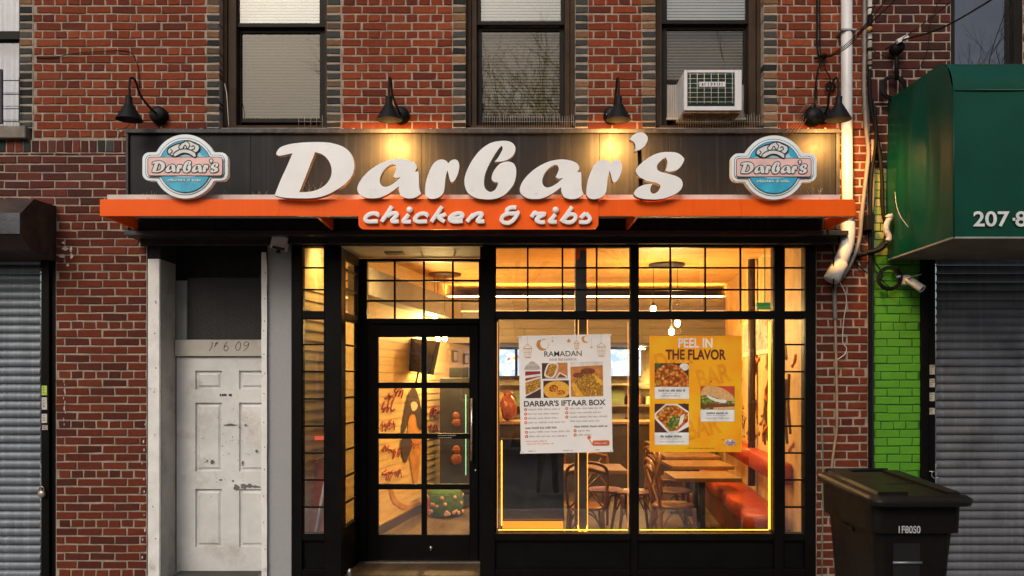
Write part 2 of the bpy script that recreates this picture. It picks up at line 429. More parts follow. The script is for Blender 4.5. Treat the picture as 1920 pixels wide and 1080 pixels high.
blindA = M('pale venetian slat', (.29, .35, .32), .5, var=.05, bump=0)
blindB = M('beige venetian slat', (.15, .142, .108), .5, var=.05, bump=0)
blindC = M('brownish blind slat', (.40, .35, .265), .6, var=.12, scale=3, bump=0)
paneU = GLASS('upper window glass', (.92, .95, .95), .13, 0, .012)
paneL = GLASS('screened window glass', (.72, .70, .64), .06, .0, .012)
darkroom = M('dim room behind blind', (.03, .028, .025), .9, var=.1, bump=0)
def window(x0, x1, g0, g1, ymid0, ymid1, ybot, zsill, kind):
    """x in px on the wall; g0,g1 glass edges; ymid meeting rail; ybot bottom of the lower glass"""
    f = MB(); yo = .10
    def V(a, b, y0, y1, z0, z1, m=0): f.mi = m; f.bbox(a, b, y0, y1, z0, z1, .004)
    X = [PX(p, yo) for p in (x0, g0-9, g1+9, x1)]
    V(X[0]-.05, X[0]+(X[1]-X[0])*.5, yo-.02, yo+.10, zsill, WTOP+.05); V(X[0]+(X[1]-X[0])*.52, X[1], yo, yo+.10, zsill, WTOP+.05)
    V(X[2], X[2]+(X[3]-X[2])*.48, yo, yo+.10, zsill, WTOP+.05); V(X[2]+(X[3]-X[2])*.5, X[3]+.05, yo-.02, yo+.10, zsill, WTOP+.05)
    V(X[0], X[3], yo-.02, yo+.12, zsill-.01, zsill+.05); V(X[0], X[3], yo, yo+.1, WTOP-.06, WTOP+.05)
    fr = f.build('window', [bronzeM, darkfrM], brick_building)
    # sashes
    s = MB(); yu = yo+.03; yl = yo+.065
    a, b = PX(g0-9, yo), PX(g1+9, yo)
    ga, gb = PX(g0, yl), PX(g1, yl)
    zm0, zm1 = PZ(ymid1, yl), PZ(ymid0, yu)
    s.bbox(a, ga+.003, yl, yl+.035, zsill+.04, zm1); s.bbox(gb-.003, b, yl, yl+.035, zsill+.04, zm1)
    s.bbox(ga, gb, yl-.002, yl+.035, PZ(ybot+8, yl), PZ(ybot, yl)); s.bbox(a, b, yl-.003, yl+.03, zm0, zm0+(zm1-zm0)*.55)
    s.bbox(a, b, yu-.01, yu+.03, zm0+(zm1-zm0)*.5, zm1+.004)
    s.bbox(a, ga-.004, yu, yu+.03, zm1, WTOP); s.bbox(gb+.004, b, yu, yu+.03, zm1, WTOP)
    s.build('sash', darkfrM, fr)
    g = MB(); g.box(ga-.01, gb+.01, yu+.012, yu+.014, zm1-.01, WTOP-.02); g.build('upper_pane', paneU, fr)
    g = MB(); g.box(ga-.004, gb+.004, yl+.015, yl+.017, PZ(ybot, yl)-.004, zm0+.01); g.build('lower_pane', paneL, fr)
    bl = MB(); yb = yl+.06
    mats = {'venetian': [blindA, blindB], 'shade': [blindC, blindC]}[kind]
    z = PZ(ybot, yb)-.02
    while z < WTOP:
        bl.mi = 0 if z > zm1 else 1
        dz = random.uniform(-.0012, .0012)
        bl.add([(ga-.05, yb, z+dz), (gb+.05, yb, z-dz), (gb+.05, yb+.010, z+.0215-dz), (ga-.05, yb+.010, z+.0215+dz),
                (ga-.05, yb+.016, z+.0215+dz), (gb+.05, yb+.016, z+.0215-dz)], [(0, 1, 2, 3), (3, 2, 5, 4)])
        z += .0262
    bl.build('blind', mats, fr)
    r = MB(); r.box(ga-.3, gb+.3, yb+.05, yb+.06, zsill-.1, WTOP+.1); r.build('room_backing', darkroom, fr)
    return fr
window(411, 613, 452, 600, 45, 62, 222, bz(240), 'venetian')
window(873, 1079, 903, 1050, 41, 58, 222, bz(240), 'shade')
w3 = window(1229, 1432, 1250, 1395, 39, 56, 150, bz(240), 'shade')
# far left window, mostly out of frame, curtain behind
f = MB(); f.bbox(bx(27), bx(37)+.03, .06, .2, bz(239), WTOP); f.bbox(bx(-160), bx(30), .08, .15, bz(66), bz(50)); f.bbox(bx(-165), bx(-148), .06, .2, bz(239), WTOP)
f.bbox(bx(-160), bx(30), .1, .16, bz(240), bz(232))
w0 = f.build('window', darkfrM, brick_building)
g = MB(); g.box(bx(-150), bx(30), .12, .123, bz(235), WTOP); g.build('pane', GLASS('curtain window glass', (.85, .88, .92), .14), w0)
g = MB()
for i in range(60):
    xa = bx(-150)+i*.0145; ya = .2+.012*math.sin(i*1.9); yb2 = .2+.012*math.sin((i+1)*1.9)
    g.smooth = True; g.add([(xa, ya, bz(240)), (xa+.0145, yb2, bz(240)), (xa+.0145, yb2, WTOP), (xa, ya, WTOP)], [(0, 1, 2, 3)])
g.build('curtain', M('white net curtain', (.62, .60, .66), .9, var=.06, bump=0), w0)

# security bars in front of the far left window
bars = MB(); ir = M('dark purple iron', (.02, .012, .018), .6, var=.3)
bars.bbox(bx(2), bx(8), -.03, -.01, bz(234), bz(132))
for y in (151, 177, 204, 228): bars.tube([P(-160, y, -.02), P(36, y, -.02)], .004, 6)
bars.tube([P(36, 145, -.02), P(36, 232, -.02)], .004, 6)
tag(bars.build('window_guard', ir), 'dark iron guard of one upright and thin rails across the far left window', 'window guard')

# -------------------------------------------------- building to the right
rb = thing('neighbour_building', 'darker brick building on the right with green painted brick below its awning', 'building', (3.4, 0, 0))
wall = MB(); X1 = bx(1785)
OLD2 = [(.075, .017, .012), (.09, .021, .013), (.062, .016, .012), (.10, .024, .015), (.05, .015, .012)]
bricks(wall, XR+.01, X1, bz(145), TOP, 'common', OLD2, yf=.012, pit=.0785, L=.225, zref=.03)
x = XR+.01
while x < X1+1.3:
    e = x+.083; brick(wall, x+.006, e-.006, bz(188), bz(147), .012, .03, random.choice(OLD2)); x = e
slab(wall, XR+.01, X1+1.4, bz(190), bz(145), .0185, .25)
bricks(wall, XR+.01, X1+1.4, bz(316), bz(190), 'common', OLD2, yf=.012, pit=.0785, L=.225, zref=.03)
bricks(wall, X1, bx(2300), WTOP-.3, TOP, 'common', OLD2, yf=.012, pit=.0785, L=.225, zref=.03)
bricks(wall, bx(1920), bx(2300), bz(145), WTOP-.3, 'common', OLD2, yf=.012, pit=.0785, L=.225, zref=.03)
slab(wall, bx(1728), bx(2300), bz(485), bz(316), .03, .3)
slab(wall, bx(2100), bx(2300), -.012, bz(485), .03, .3)
wall.build('wall', [brickM, mortarM], rb, True)
g = MB(); KV = (.94, 1.06); GR = [(.080, .30, .006), (.078, .29, .006), (.084, .31, .007)]
LIT_GR = [(.34, .36, .10), (.28, .32, .08), (.22, .30, .06), (.38, .36, .16)]  # paler yellow tones: light on the upper green bricks put into their colour
bricks(g, bx(1637), bx(1728), -.012, bz(480), 'common', GR, yf=.012, gap=.0085, pit=.0705, mortar=False)
bricks(g, bx(1637), bx(1728), bz(480), bz(316), 'common', LIT_GR, yf=.012, gap=.0085, pit=.0705, mortar=False)
KV = (.82, 1.15); g.mi = 1; g.box(bx(1637), bx(1728), .0165, .25, -.012, bz(316))
g.build('painted_wall', [M('green masonry paint', (1, 1, 1), .6, attr=True, var=.12, scale=9, bump=.3, bscale=70, dirt=(.10, .16, .03), dirt_at=(.68, .9), dscale=8), M('green joint paint', (.018, .085, .003), .6, var=.2)], rb, True)
f = MB(); f.bbox(bx(1785), bx(1793), .02, .2, bz(145), WTOP-.3); f.bbox(bx(1905), bx(1922), .02, .2, bz(145), WTOP-.3)
wf = f.build('window', M('dark sash frame', (1, 1, 1)), rb)
g = MB(); g.box(bx(1790), bx(1908), .09, .093, bz(145), WTOP-.3); g.build('pane', GLASS('neighbour window glass', (.30, .28, .34), .2), wf)
g = MB(); g.box(bx(1785), bx(1925), .3, .31, bz(145), WTOP-.3); g.build('blind', M('grey roller blind', (.07, .065, .075), .9, bump=0), wf)

# black strip holds the shade of the gap between the buildings; pipe in front
mb = MB(); mb.box(XR+.001, bx(1637)-.001, -.02, .2, -.012, bz(316))
mb.tube([P(1632, 1085, -.03), P(1632, 400, -.03)], .014, 8)
tag(mb.build('gap_strip', M('dark gap black', (.012, .010, .010), .7, var=.4, bump=.3)), 'black strip drawn for the dark gap between the red and the green brick, with a pipe', 'strip')

# -------------------------------------------------- roller shutters
def shutter(name, label, pxa, pxb, ytop, gxa, gxb, c, Y, pitch, guides):
    t = thing(name, label, 'shutter', P((pxa+pxb)/2, 1085, 0))
    m = MB(); a, b = PX(pxa, Y), PX(pxb, Y); z = -.01; zt = PZ(ytop, Y); k = 0
    while z < zt:
        n = 6; vs = []; m.smooth = True
        pr = [(0, 0), (-.012, .006), (-.017, pitch*.35), (-.014, pitch*.7), (-.002, pitch*.93), (.004, pitch*.95), (.004, pitch)]
        off = random.uniform(-.003, .003)
        for (dy, dz) in pr: vs += [(a, Y+dy+off, z+dz), (b, Y+dy+off, z+dz)]
        m.add(vs, [(2*i, 2*i+1, 2*i+3, 2*i+2) for i in range(len(pr)-1)])
        z += pitch; k += 1
    m.build('curtain', c, t)
    for ga, gb, y0 in guides:
        g = MB(); g.bbox(PX(ga, y0), PX(gb, y0), y0, y0+.12, -.012, PZ(ytop-8, y0)); g.build('guide', blackM, t)
    return t
steelL = M('galvanised shutter slat', (.15, .17, .195), .48, .35, var=.12, scale=5, bump=.05, bscale=12, streak=.2, dirt=(.07, .065, .06), dirt_at=(.6, .85), dscale=2.2)
steelR = M('grey shutter slat', (.135, .142, .158), .5, .35, var=.15, scale=5, bump=.05, bscale=12, streak=.15, dirt=(.03, .03, .032), dirt_at=(.52, .8), dscale=1.8)
lsh = shutter('roller_shutter', 'pale grey roller shutter at far left under a rusty housing', -260, 77, 488, 0, 0, steelL, .05, .0727, [(77, 92, -.02), (92, 105, .01)])
rsh = shutter('roller_shutter', 'dark grey roller shutter behind the trash bin under the green awning', 1754, 2080, 488, 0, 0, steelR, .05, .0727, [(1729, 1741, -.02), (1741, 1754, .0)])
# housing of the left shutter
h = MB(); xa, xb = bx(-260), bx(105)
prof = [(0.1, 3.18), (-.30, 3.165), (-.46, 3.02), (-.46, 2.845), (-.34, 2.74), (0.1, 2.70)]
h.prism([(xa, y, z) for y, z in prof], (xb-xa, 0, 0))
hs = h.build('housing', M('rusty brown housing', (.035, .018, .012), .75, var=.5, scale=6, bump=.3, dirt=(.06, .05, .045), dirt_at=(.55, .75), dscale=7), lsh)
h = MB(); h.box(xa, xb-.005, -.472, -.462, 2.85, 3.015); h.build('housing_front', M('weathered housing steel', (.07, .075, .085), .5, .5, var=.4, scale=5, bump=.2), lsh)
# stickers and padlocks
for k, (px, y0, y1, c) in enumerate(((83, 723, 741, (.45, .55, .08)), (83, 745, 768, (.5, .46, .42)), (83, 776, 793, (.55, .50, .46)), (84, 797, 806, (.42, .36, .3)))):
    s = MB(); s.box(PX(px-5, -.024), PX(px+5, -.024), -.0235, -.0215, PZ(y1, -.024), PZ(y0, -.024)); s.mi = 1
    for j in range(3): s.box(PX(px-3, -.025), PX(px+random.uniform(0, 3), -.025), -.0245, -.0236, PZ(y1-(j+1)*(y1-y0)/4, -.025), PZ(y1-(j+1)*(y1-y0)/4-1.2, -.025))
    tag(s.build('sticker', [M('sticker %s' % ('lime', 'cream', 'rosy', 'tan')[k], c, .6, var=.2, scale=60), M('sticker ink', (.08, .07, .07), .7, bump=0)]),
        ('lime green sticker, topmost on the left shutter guide', 'tall cream sticker just below the lime one on the left guide', 'pinkish square sticker, third down on the left guide', 'small tan sticker, lowest on the left guide')[k], 'sticker', 'stickers on the left shutter guide')
for k, (px, y0, y1) in enumerate(((1748, 684, 702), (1748, 710, 726), (1748, 736, 752), (1748, 765, 777))):
    s = MB(); s.box(PX(px-5, -.003), PX(px+5, -.003), -.003, -.001, PZ(y1, -.003), PZ(y0, -.003)); s.mi = 1
    for j in range(3): s.box(PX(px-3, -.004), PX(px+random.uniform(0, 3), -.004), -.0042, -.0031, PZ(y1-(j+1)*(y1-y0)/4, -.004), PZ(y1-(j+1)*(y1-y0)/4-1.2, -.004))
    tag(s.build('sticker', [M('sticker right', (.36, .33, .26), .6, var=.4, scale=30), M('sticker ink', (.08, .07, .07))]),
        ('torn beige sticker, topmost on the right shutter guide', 'pale sticker, second from top on the right guide', 'ragged pale sticker, third down on the right guide', 'small square sticker, lowest on the right guide')[k], 'sticker', 'stickers on the right shutter guide')
def padlock(px, py, Y, label):
    t = thing('padlock', label, 'padlock', P(px, py, Y))
    m = MB(); m.lathe(P(px, py, Y), [(0, -.018), (.026, -.016), (.031, -.008), (.031, .008), (.026, .016), (0, .018)], 20, (0, 1, 0))
    m.build('lock_body', M('worn brass steel', (.38, .33, .27), .4, .7, var=.3), t)
    m = MB(); c = P(px, py, Y); m.tube(cr([c+Vector((-.016, 0, .02)), c+Vector((-.018, 0, .045)), c+Vector((0, 0, .062)), c+Vector((.018, 0, .045)), c+Vector((.016, 0, .02))], 4), .005, 8)
    m.build('shackle', M('steel shackle', (.4, .4, .4), .3, .9), t)
padlock(78, 926, -.05, 'round worn padlock hanging on the left shutter guide')
t = thing('latch', 'small steel latch hook sticking out of the right shutter guide above the bin', 'latch', P(1752, 888, -.03))
m = MB(); m.tube([P(1742, 884, -.04), P(1756, 884, -.04)], .005, 6); m.tube(cr([P(1748, 884, -.04), P(1747, 892, -.04), P(1753, 897, -.04), P(1759, 894, -.04)], 4), .005, 6); m.build('hook', M('steel shackle', (1, 1, 1)), t)

# -------------------------------------------------- white door alcove
dt = thing('side_entrance', 'peeling white door alcove beside the restaurant, graffiti numbers over the door', 'doorway', P(385, 1085, 0))
whp = M('chipped white paint', (.64, .635, .62), .6, var=.10, scale=5, bump=.15, bscale=40, dirt=(.27, .22, .16), dirt_at=(.54, .86), dscale=2.6)
whp2 = M('grimy white trim', (.76, .75, .72), .6, var=.1, scale=9, bump=.15, dirt=(.30, .25, .19), dirt_at=(.60, .8), dscale=6)
DY = .287
m = MB(); m.bbox(bx(279), bx(301), -.02, .01, -.012, bz(486), .004); m.mi = 1
for y in (565, 568, 625, 690, 735, 815, 950, 1010): m.lathe(P(289+random.uniform(-4, 4), y, -.021), [(0, .003), (.005, .002), (.006, 0)], 8, (0, -1, 0))
m.build('door_post', [whp2, M('rusty nail', (.12, .08, .06), .7)], dt)
m = MB(); m.box(bx(299)-.001, bx(301.5), .012, DY, -.012, bz(486)+.0); m.build('jamb', M('soiled jamb paint', (.36, .34, .31), .7, var=.2, scale=3, bump=.2, dirt=(.16, .14, .12), dirt_at=(.5, .8), dscale=4), dt)
dl = MB(); a, b = PX(331, DY), PX(505, DY); z0, z1 = PZ(1075, DY), PZ(670, DY)
dl.box(a, b, DY+.0225, DY+.05, z0, z1)
# stiles and rails stand proud of the panels
px_c = [(331, 366), (416, 448), (497, 505)]; py_r = [(670, 695), (730, 755), (884, 917), (1026, 1075)]
for u0, u1 in px_c: dl.box(PX(u0, DY), PX(u1, DY), DY, DY+.023, z0, z1)
for u0, u1 in ((366, 416), (448, 497)):
    for v0, v1 in py_r: dl.box(PX(u0, DY), PX(u1, DY), DY+.0005, DY+.023, PZ(v1, DY), PZ(v0, DY))
    for v0, v1 in ((695, 730), (755, 884), (917, 1026)):
        X0, X1, Z0, Z1 = PX(u0, DY), PX(u1, DY), PZ(v1, DY), PZ(v0, DY); i1, i2 = .018, .038
        # bevelled raised field
        vs = [(X0+i1, DY+.0223, Z0+i1), (X1-i1, DY+.0223, Z0+i1), (X1-i1, DY+.0223, Z1-i1), (X0+i1, DY+.0223, Z1-i1),
              (X0+i2, DY+.008, Z0+i2), (X1-i2, DY+.008, Z0+i2), (X1-i2, DY+.008, Z1-i2), (X0+i2, DY+.008, Z1-i2)]
        dl.add(vs, [(4, 5, 6, 7), (0, 1, 5, 4), (1, 2, 6, 5), (2, 3, 7, 6), (3, 0, 4, 7)])
# flaked paint: irregular bare patches and pock marks
fl = dl; fl.mi = 1; n0 = len(fl.v)
def blob(mb, cx, cy, rx, ry, Y, n=14, jit=.45):
    pts = [(cx+rx*math.cos(2*math.pi*i/n)*random.uniform(1-jit, 1+jit*.5), cy+ry*math.sin(2*math.pi*i/n)*random.uniform(1-jit, 1+jit*.5)) for i in range(n)]
    sheet(mb, [(p[0], p[1]) for p in pts][::-1], Y)
for cx, cy, rx, ry in ((431, 797, 14, 2.6), (457, 912, 7, 6), (443, 914, 6, 6), (468, 911, 6, 4), (480, 913, 10, 3), (398, 866, 4, 5), (388, 864, 2, 2.5), (414, 900, 4, 2), (460, 797, 3, 2), (481, 846, 3, 3), (437, 902, 3, 2), (455, 868, 2.5, 5)):
    blob(fl, cx, cy, rx, ry, DY-.0012)
for _ in range(46): blob(fl, random.gauss(430, 40), random.gauss(850, 45), random.uniform(.5, 1.3), random.uniform(.5, 1.5), DY-.001, 7)
fl.v = [v if i < n0 or PX(331, DY) < v[0] < PX(497, DY) else (min(max(v[0], PX(331, DY)), PX(497, DY)), v[1], v[2]) for i, v in enumerate(fl.v)]
fl.mi = 2
for i, x in enumerate((412, 416, 419, 422, 429, 432)): fl.box(PX(x, DY-.002), PX(x+2.6, DY-.002), DY-.002, DY-.0005, PZ(743+random.uniform(-.5, .5), DY), PZ(738.5, DY))
dl.build('door', [whp, M('bare primer grey', (.13, .125, .12), .7, var=.3, scale=20), M('dark brown ink', (.04, .02, .02), .7)], dt)
m = MB(); m.bbox(PX(330, DY), PX(505, DY), DY-.03, DY+.05, PZ(668, DY-.03), PZ(637, DY-.03), .004)
tbm = (M('cream transom paint', (.48, .45, .40), .6, var=.08, dirt=(.3, .27, .23), dirt_at=(.62, .85), dscale=5))
# the hand-written numbers
m.mi = 1; Yt = DY-.031
def scribble(mb, pts, r, Y, ox=0, oy=0, s=1.0):
    mb.tube(cr([P(ox+p[0]*s, oy+p[1]*s, Y) for p in pts], 4), r, 6, ry=.0012)
for pts in ([(398, 641), (397, 650), (393, 657), (393, 658)], [(403, 645), (407, 642), (404, 647), (402, 650), (409, 641)],
            [(426, 641), (421, 648), (420, 655), (424, 658), (428, 653), (425, 648), (421, 651)],
            [(447, 641), (442, 648), (443, 656), (448, 656), (451, 648), (449, 641), (446, 641)],
            [(466, 643), (461, 641), (457, 645), (460, 649), (465, 646), (467, 643), (465, 650), (457, 658)]):
    scribble(m, pts, .0028, Yt)
m.build('transom_bar', [tbm, M('pencil grey', (.06, .055, .05), .8, bump=0)], dt)
m = MB(); m.bbox(PX(330, DY), PX(350, DY), DY, DY+.04, PZ(637, DY), PZ(526, DY), .004); m.build('trim_board', M('greenish trim paint', (.24, .255, .235), .7, var=.15), dt)
m = MB(); m.box(PX(350, DY+.02), PX(510, DY+.02), DY+.02, DY+.05, PZ(637, DY), PZ(520, DY)); m.build('boarded_transom', M('black ribbed board', (.0075, .0075, .0075), .55, var=.3, sc3=(60, 60, 1), scale=1, bump=.3, streak=.2, dirt=(.10, .10, .10), dirt_at=(.74, .76), dscale=18), dt)
m = MB(); m.box(PX(275, .35), PX(520, .35), .345, .36, -.012, bz(440)); m.box(bx(275), bx(299), .02, .34, bz(486)+.005, bz(440)); m.box(bx(275), bx(547), -.012, .344, bz(447)+.02, bz(440)+.01)
m.build('alcove_lining', M('dark alcove timber', (.012, .009, .008), .8, var=.4), dt)
m = MB(); m.bbox(bx(268), bx(510), -.05, -.014, bz(461), bz(446)); m.build('lintel', M('rotten brown lintel', (.035, .018, .012), .8, var=.5, scale=15, bump=.4, dirt=(.25, .17, .12), dirt_at=(.72, .78), dscale=25), dt)
# right trim strip, slightly wavy, with nail heads
m = MB(); n = 24; vs = []
for i in range(n+1):
    py = 1086-(1086-473)*i/n; wv = random.uniform(-.9, .9); u = 490+wv*.6; v_ = 500.5+random.uniform(-.3, .3)
    if i == n: v_ -= 2
    vs += [P(u, py, -.03), P(v_, py, -.03), P(v_, py, .02), P(u, py, .3)]
for k in range(n): m.add(vs[4*k:4*k+8], [(0, 1, 5, 4), (1, 2, 6, 5), (3, 0, 4, 7)])
m.mi = 1
for y in (512, 560, 602, 620, 664, 700, 738, 792, 838, 880, 930, 980, 1030): m.lathe(P(496+random.uniform(-2, 2), y, -.031), [(0, .004), (.004, .003), (.005, 0)], 8, (0, -1, 0))
m.build('trim_strip', [whp2, M('rusty nail', (.12, .08, .06), .7)], dt)
m = MB(); m.bbox(bx(501), bx(546.5), .005, .05, -.012, bz(452), .003); m.box(bx(543.5), bx(546.3), .0, .0049, -.012, bz(452)); m.build('grey_panel', M('grey cladding panel', (.33, .33, .335), .75, var=.06, scale=90, bump=.1, dirt=(.25, .25, .26), dirt_at=(.6, .9), dscale=3), dt)
m = MB(); m.box(PX(316, .05), PX(520, .05), .03, .4, -.05, -.005); m.build('threshold', M('dark stone step', (.05, .045, .04), .8), dt)

# flood light / sensor box above the grey panel
t = thing('security_light', 'small white security light box under the canopy above the grey panel', 'security light', P(525, 458, -.1))
m = MB(); c = P(525, 456, -.12); m.obox(c, Vector((.058, 0, -.012)), Vector((0, .05, 0)), Vector((.012, 0, .052))); m.build('housing', M('off white plastic', (.85, .84, .80), .5, var=.05), t)
m = MB(); m.obox(c+Vector((.004, -.052, -.052)), Vector((.045, 0, -.009)), Vector((0, .02, 0)), Vector((.004, 0, .010))); m.ball(c+Vector((-.005, -.03, -.075)), .022, .022, .018); m.build('sensor', M('black plastic', (.008, .008, .009), .45), t)

# ------------------------------------------------------------------ sign board
SY = -.20
sb = thing('sign_board', 'long charcoal metal sign board across the facade above the orange canopy', 'sign board', (0, SY, 3.3))
panM = M('charcoal sign metal', (.0095, .010, .0125), .48, .0, var=.15, scale=3, bump=.03, bscale=30, streak=.4, spec=.18, dirt=(.020, .018, .017), dirt_at=(.55, .9), dscale=3)
xs = [243, 470, 622, 790, 906, 1124, 1255, 1380, 1566]
m = MB()
for a, b in zip(xs, xs[1:]): m.bbox(PX(a, SY)+.0008, PX(b, SY)-.0008, SY, .015, PZ(431, SY), PZ(250, SY), .0015)
m.build('backing_panel', panM, sb)
trimM = M('weathered dark trim', (.030, .030, .032), .5, .3, var=.35, scale=8, bump=.15, streak=.4, dirt=(.09, .085, .075), dirt_at=(.6, .8), dscale=9)
m = MB(); m.bbox(PX(238, SY), PX(1573, SY), SY-.03, .018, PZ(249, SY-.03), PZ(241, SY-.03), .003)
m.bbox(PX(238, SY), PX(243, SY)-.001, SY-.022, .012, PZ(431, SY), PZ(249, SY-.03)-.001); m.bbox(PX(1566, SY)+.001, PX(1573, SY), SY-.022, .012, PZ(431, SY), PZ(249, SY-.03)-.001)
m.build('top_trim', trimM, sb)
m = MB(); m.bbox(PX(236, SY), PX(1575, SY), SY-.035, .012, PZ(441, SY-.03), PZ(432, SY-.03), .003)
m.build('bottom_trim', M('lower trim', (.04, .042, .047), .35, .5, var=.2), sb)
# grime, gravel and droppings on the ledge of the sign
m = MB()
for _ in range(420):
    x = random.uniform(PX(240), PX(1570)); y = random.uniform(SY-.02, 0); s = random.uniform(.003, .010)
    m.ball((x, y, PZ(241, SY-.03)+s*.3), s*1.5, s, s*.7, 6, .3)
tag(m.build('ledge_grit', M('grit', (.30, .25, .20), .9, var=.5, scale=50)), kind='stuff')

# ------------------------------------------------------------------ canopy
CY = -.75
cn = thing('canopy', 'bright orange metal canopy projecting below the big white letters', 'canopy', (0, CY, 3.0))
Xl, Xr = PX(187, CY), PX(1603, CY); zt, zb = PZ(373.5, CY), PZ(405, CY)
fa = MB(); cuts = [187, 523, 700, 1012, 1300, 1390, 1525, 1603]
for a, b in zip(cuts, cuts[1:]): fa.bbox(PX(a, CY)+.0004, PX(b, CY)-.0004, CY, CY+.02, zb, zt, .0012)
fa.build('fascia', orangeM, cn)
m = MB(); m.bbox(Xl+.02, Xr-.02, CY+.021, SY-.002, zt-.03, zt-.012, .002); m.box(PX(195, CY), PX(1580, CY), CY+.045, CY+.055, zt-.01, PZ(365, CY+.045)); 
m.build('top_sheet', M('stained white flashing', (.62, .55, .50), .6, var=.12, scale=8, bump=.1, dirt=(.28, .18, .13), dirt_at=(.62, .75), dscale=14), cn)
for c in (-3.084, -1.471, .943, 2.585):
    m = MB(); m.bbox(c-.022 if c < 0 else c-.003, c if c < 0 else c+.019, CY+.021, SY-.002, zb, zt-.035, .003); m.build('fin', orangeM, cn)
m = MB(); plate(m, [rrect(672, 1122, 366, 430, 11)], CY-.017, .0165)
# keep the plate's upper edge level with the fascia
m.v = [(x, y, min(z, zt-.002)) for x, y, z in m.v]
m.build('subtitle_plate', orangeM, cn)
rim = M('aged brass edge', (.25, .15, .07), .5, .5, var=.5, scale=20)
for a, b in ((1198, 1600), (560, 670)):
    m = MB(); m.box(PX(a, CY), PX(b, CY), CY+.001, CY+.019, zb-.006, zb-.001); m.build('drip_edge', rim, cn)

# ---- the big letters: traced outlines, real thickness
LY = -.81
D_o = [(97,262),(112,225),(150,190),(250,160),(400,145),(570,143),(690,160),(790,200),(860,270),(887,370),(870,470),(800,560),(700,630),(600,680),(480,708),(330,712),(180,705),(80,682,1),(140,530),(200,400),(262,255,1),(190,270),(125,280)]
D_h = [(490,243,1),(560,265),(620,320),(655,400),(650,490),(600,570),(520,622),(430,645),(330,650,1),(410,450)]
a_o = [(1500,440,1),(1520,400),(1500,355),(1440,325),(1350,312),(1240,325),(1130,370),(1030,440),(950,530),(918,610),(935,665),(1000,705),(1080,712),(1160,700),(1250,655),(1335,592,1),(1340,640),(1365,690),(1430,712),(1500,705),(1565,668,1),(1545,600),(1540,460),(1530,440,1)]
a_h = [(1290,367),(1310,395),(1308,430),(1281,488,1),(1310,506),(1357,497,1),(1300,550),(1230,590),(1180,592),(1150,560),(1150,500),(1185,430),(1240,380)]
r_o = [(325,360,1),(310,335),(265,318),(215,330),(170,370),(135,440),(105,530),(92,620),(95,680),(130,712),(180,716),(235,700),(275,660),(290,600),(300,500),(318,430,1),(330,470),(345,530),(365,548),(395,525),(425,460),(438,390),(425,335),(395,318),(355,328)]
b_o = [(870,130),(940,135),(990,165),(1007,215),(985,275),(930,320),(860,340),(795,342,1),(830,300),(865,240),(878,205),(865,178,1),(830,220),(790,280),(740,370),(705,450),(688,540),(700,610),(750,647),(800,625),(825,580),(830,550,1),(790,545),(765,510),(785,440),(840,370),(910,340),(970,348),(1005,385),(1015,450),(1000,540),(960,610),(890,680),(800,716),(700,722),(600,705),(530,660),(495,590),(492,510),(520,420),(580,310),(660,215),(760,150)]
q_o = [(543,115,1),(580,70),(640,45),(695,55),(725,95),(715,150),(670,205),(595,238,1),(603,190),(590,145)]
s_o = [(1095,325),(1060,390),(1010,430),(940,442),(908,430,1),(920,390),(925,340),(908,297,1),(860,330),(825,370),(820,410),(850,440),(930,462),(1020,490),(1070,530),(1078,590),(1040,645),(960,690),(860,718),(740,722),(650,710),(600,685),(588,655),(620,610),(690,575),(775,565,1),(755,600),(755,640),(780,665),(820,650),(850,610),(850,575),(810,555),(720,535),(640,490),(607,445),(620,400),(680,340),(760,285),(850,250),(950,242),(1030,255),(1080,290)]
def tx(L, ox, oy, sx=1.0, x0=0, dx=0, dy=0):
    return [((ox+(x0+(p[0]-x0)*sx)/5.4+dx), oy+p[1]/5.4+dy)+tuple(p[2:]) for p in L]
LET = [('D', [tx(D_o, 500, 240), tx(D_h, 500, 240)]), ('a', [tx(a_o, 500, 240), tx(a_h, 500, 240)]), ('r', [tx(r_o, 780, 240)]),
       ('b', [tx(b_o, 780, 240)]), ('a', [tx(a_o, 500, 240, dx=304.6, dy=1.2), tx(a_h, 500, 240, dx=304.6, dy=1.2)]),
       ('r', [tx(r_o, 1080, 240, sx=1.04, x0=92, dx=2.6, dy=.6)]), ("'", [tx(q_o, 1080, 240)]), ('s', [tx(s_o, 1080, 240)])]
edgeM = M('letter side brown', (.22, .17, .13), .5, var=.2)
LETMESH = []
wordmark = thing('wordmark', "large white slanted letters reading Darbar's standing on the orange canopy", 'sign letters', (0, LY, 3.05))
for nm, loops in LET:
    sm = [[(v.x, v.y) for v in cr(L, 5, True)] for L in loops]; LETMESH.append(sm)
    m = MB(); plate(m, sm, LY, .05); m.m = [0]*len(m.f)
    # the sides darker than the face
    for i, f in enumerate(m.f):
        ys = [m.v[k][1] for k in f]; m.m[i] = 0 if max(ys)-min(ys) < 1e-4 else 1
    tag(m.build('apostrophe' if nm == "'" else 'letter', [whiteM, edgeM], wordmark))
m = MB(); a, b = PX(1200, LY+.06), PX(1207, LY+.06)
m.prism([(a-.004, LY+.045, zt), (b-.004, LY+.045, zt), (b-.022, LY+.045, PZ(272, LY+.05)), (a-.022, LY+.045, PZ(272, LY+.05))], (0, .02, 0))
m.build('post', blackM, wordmark)
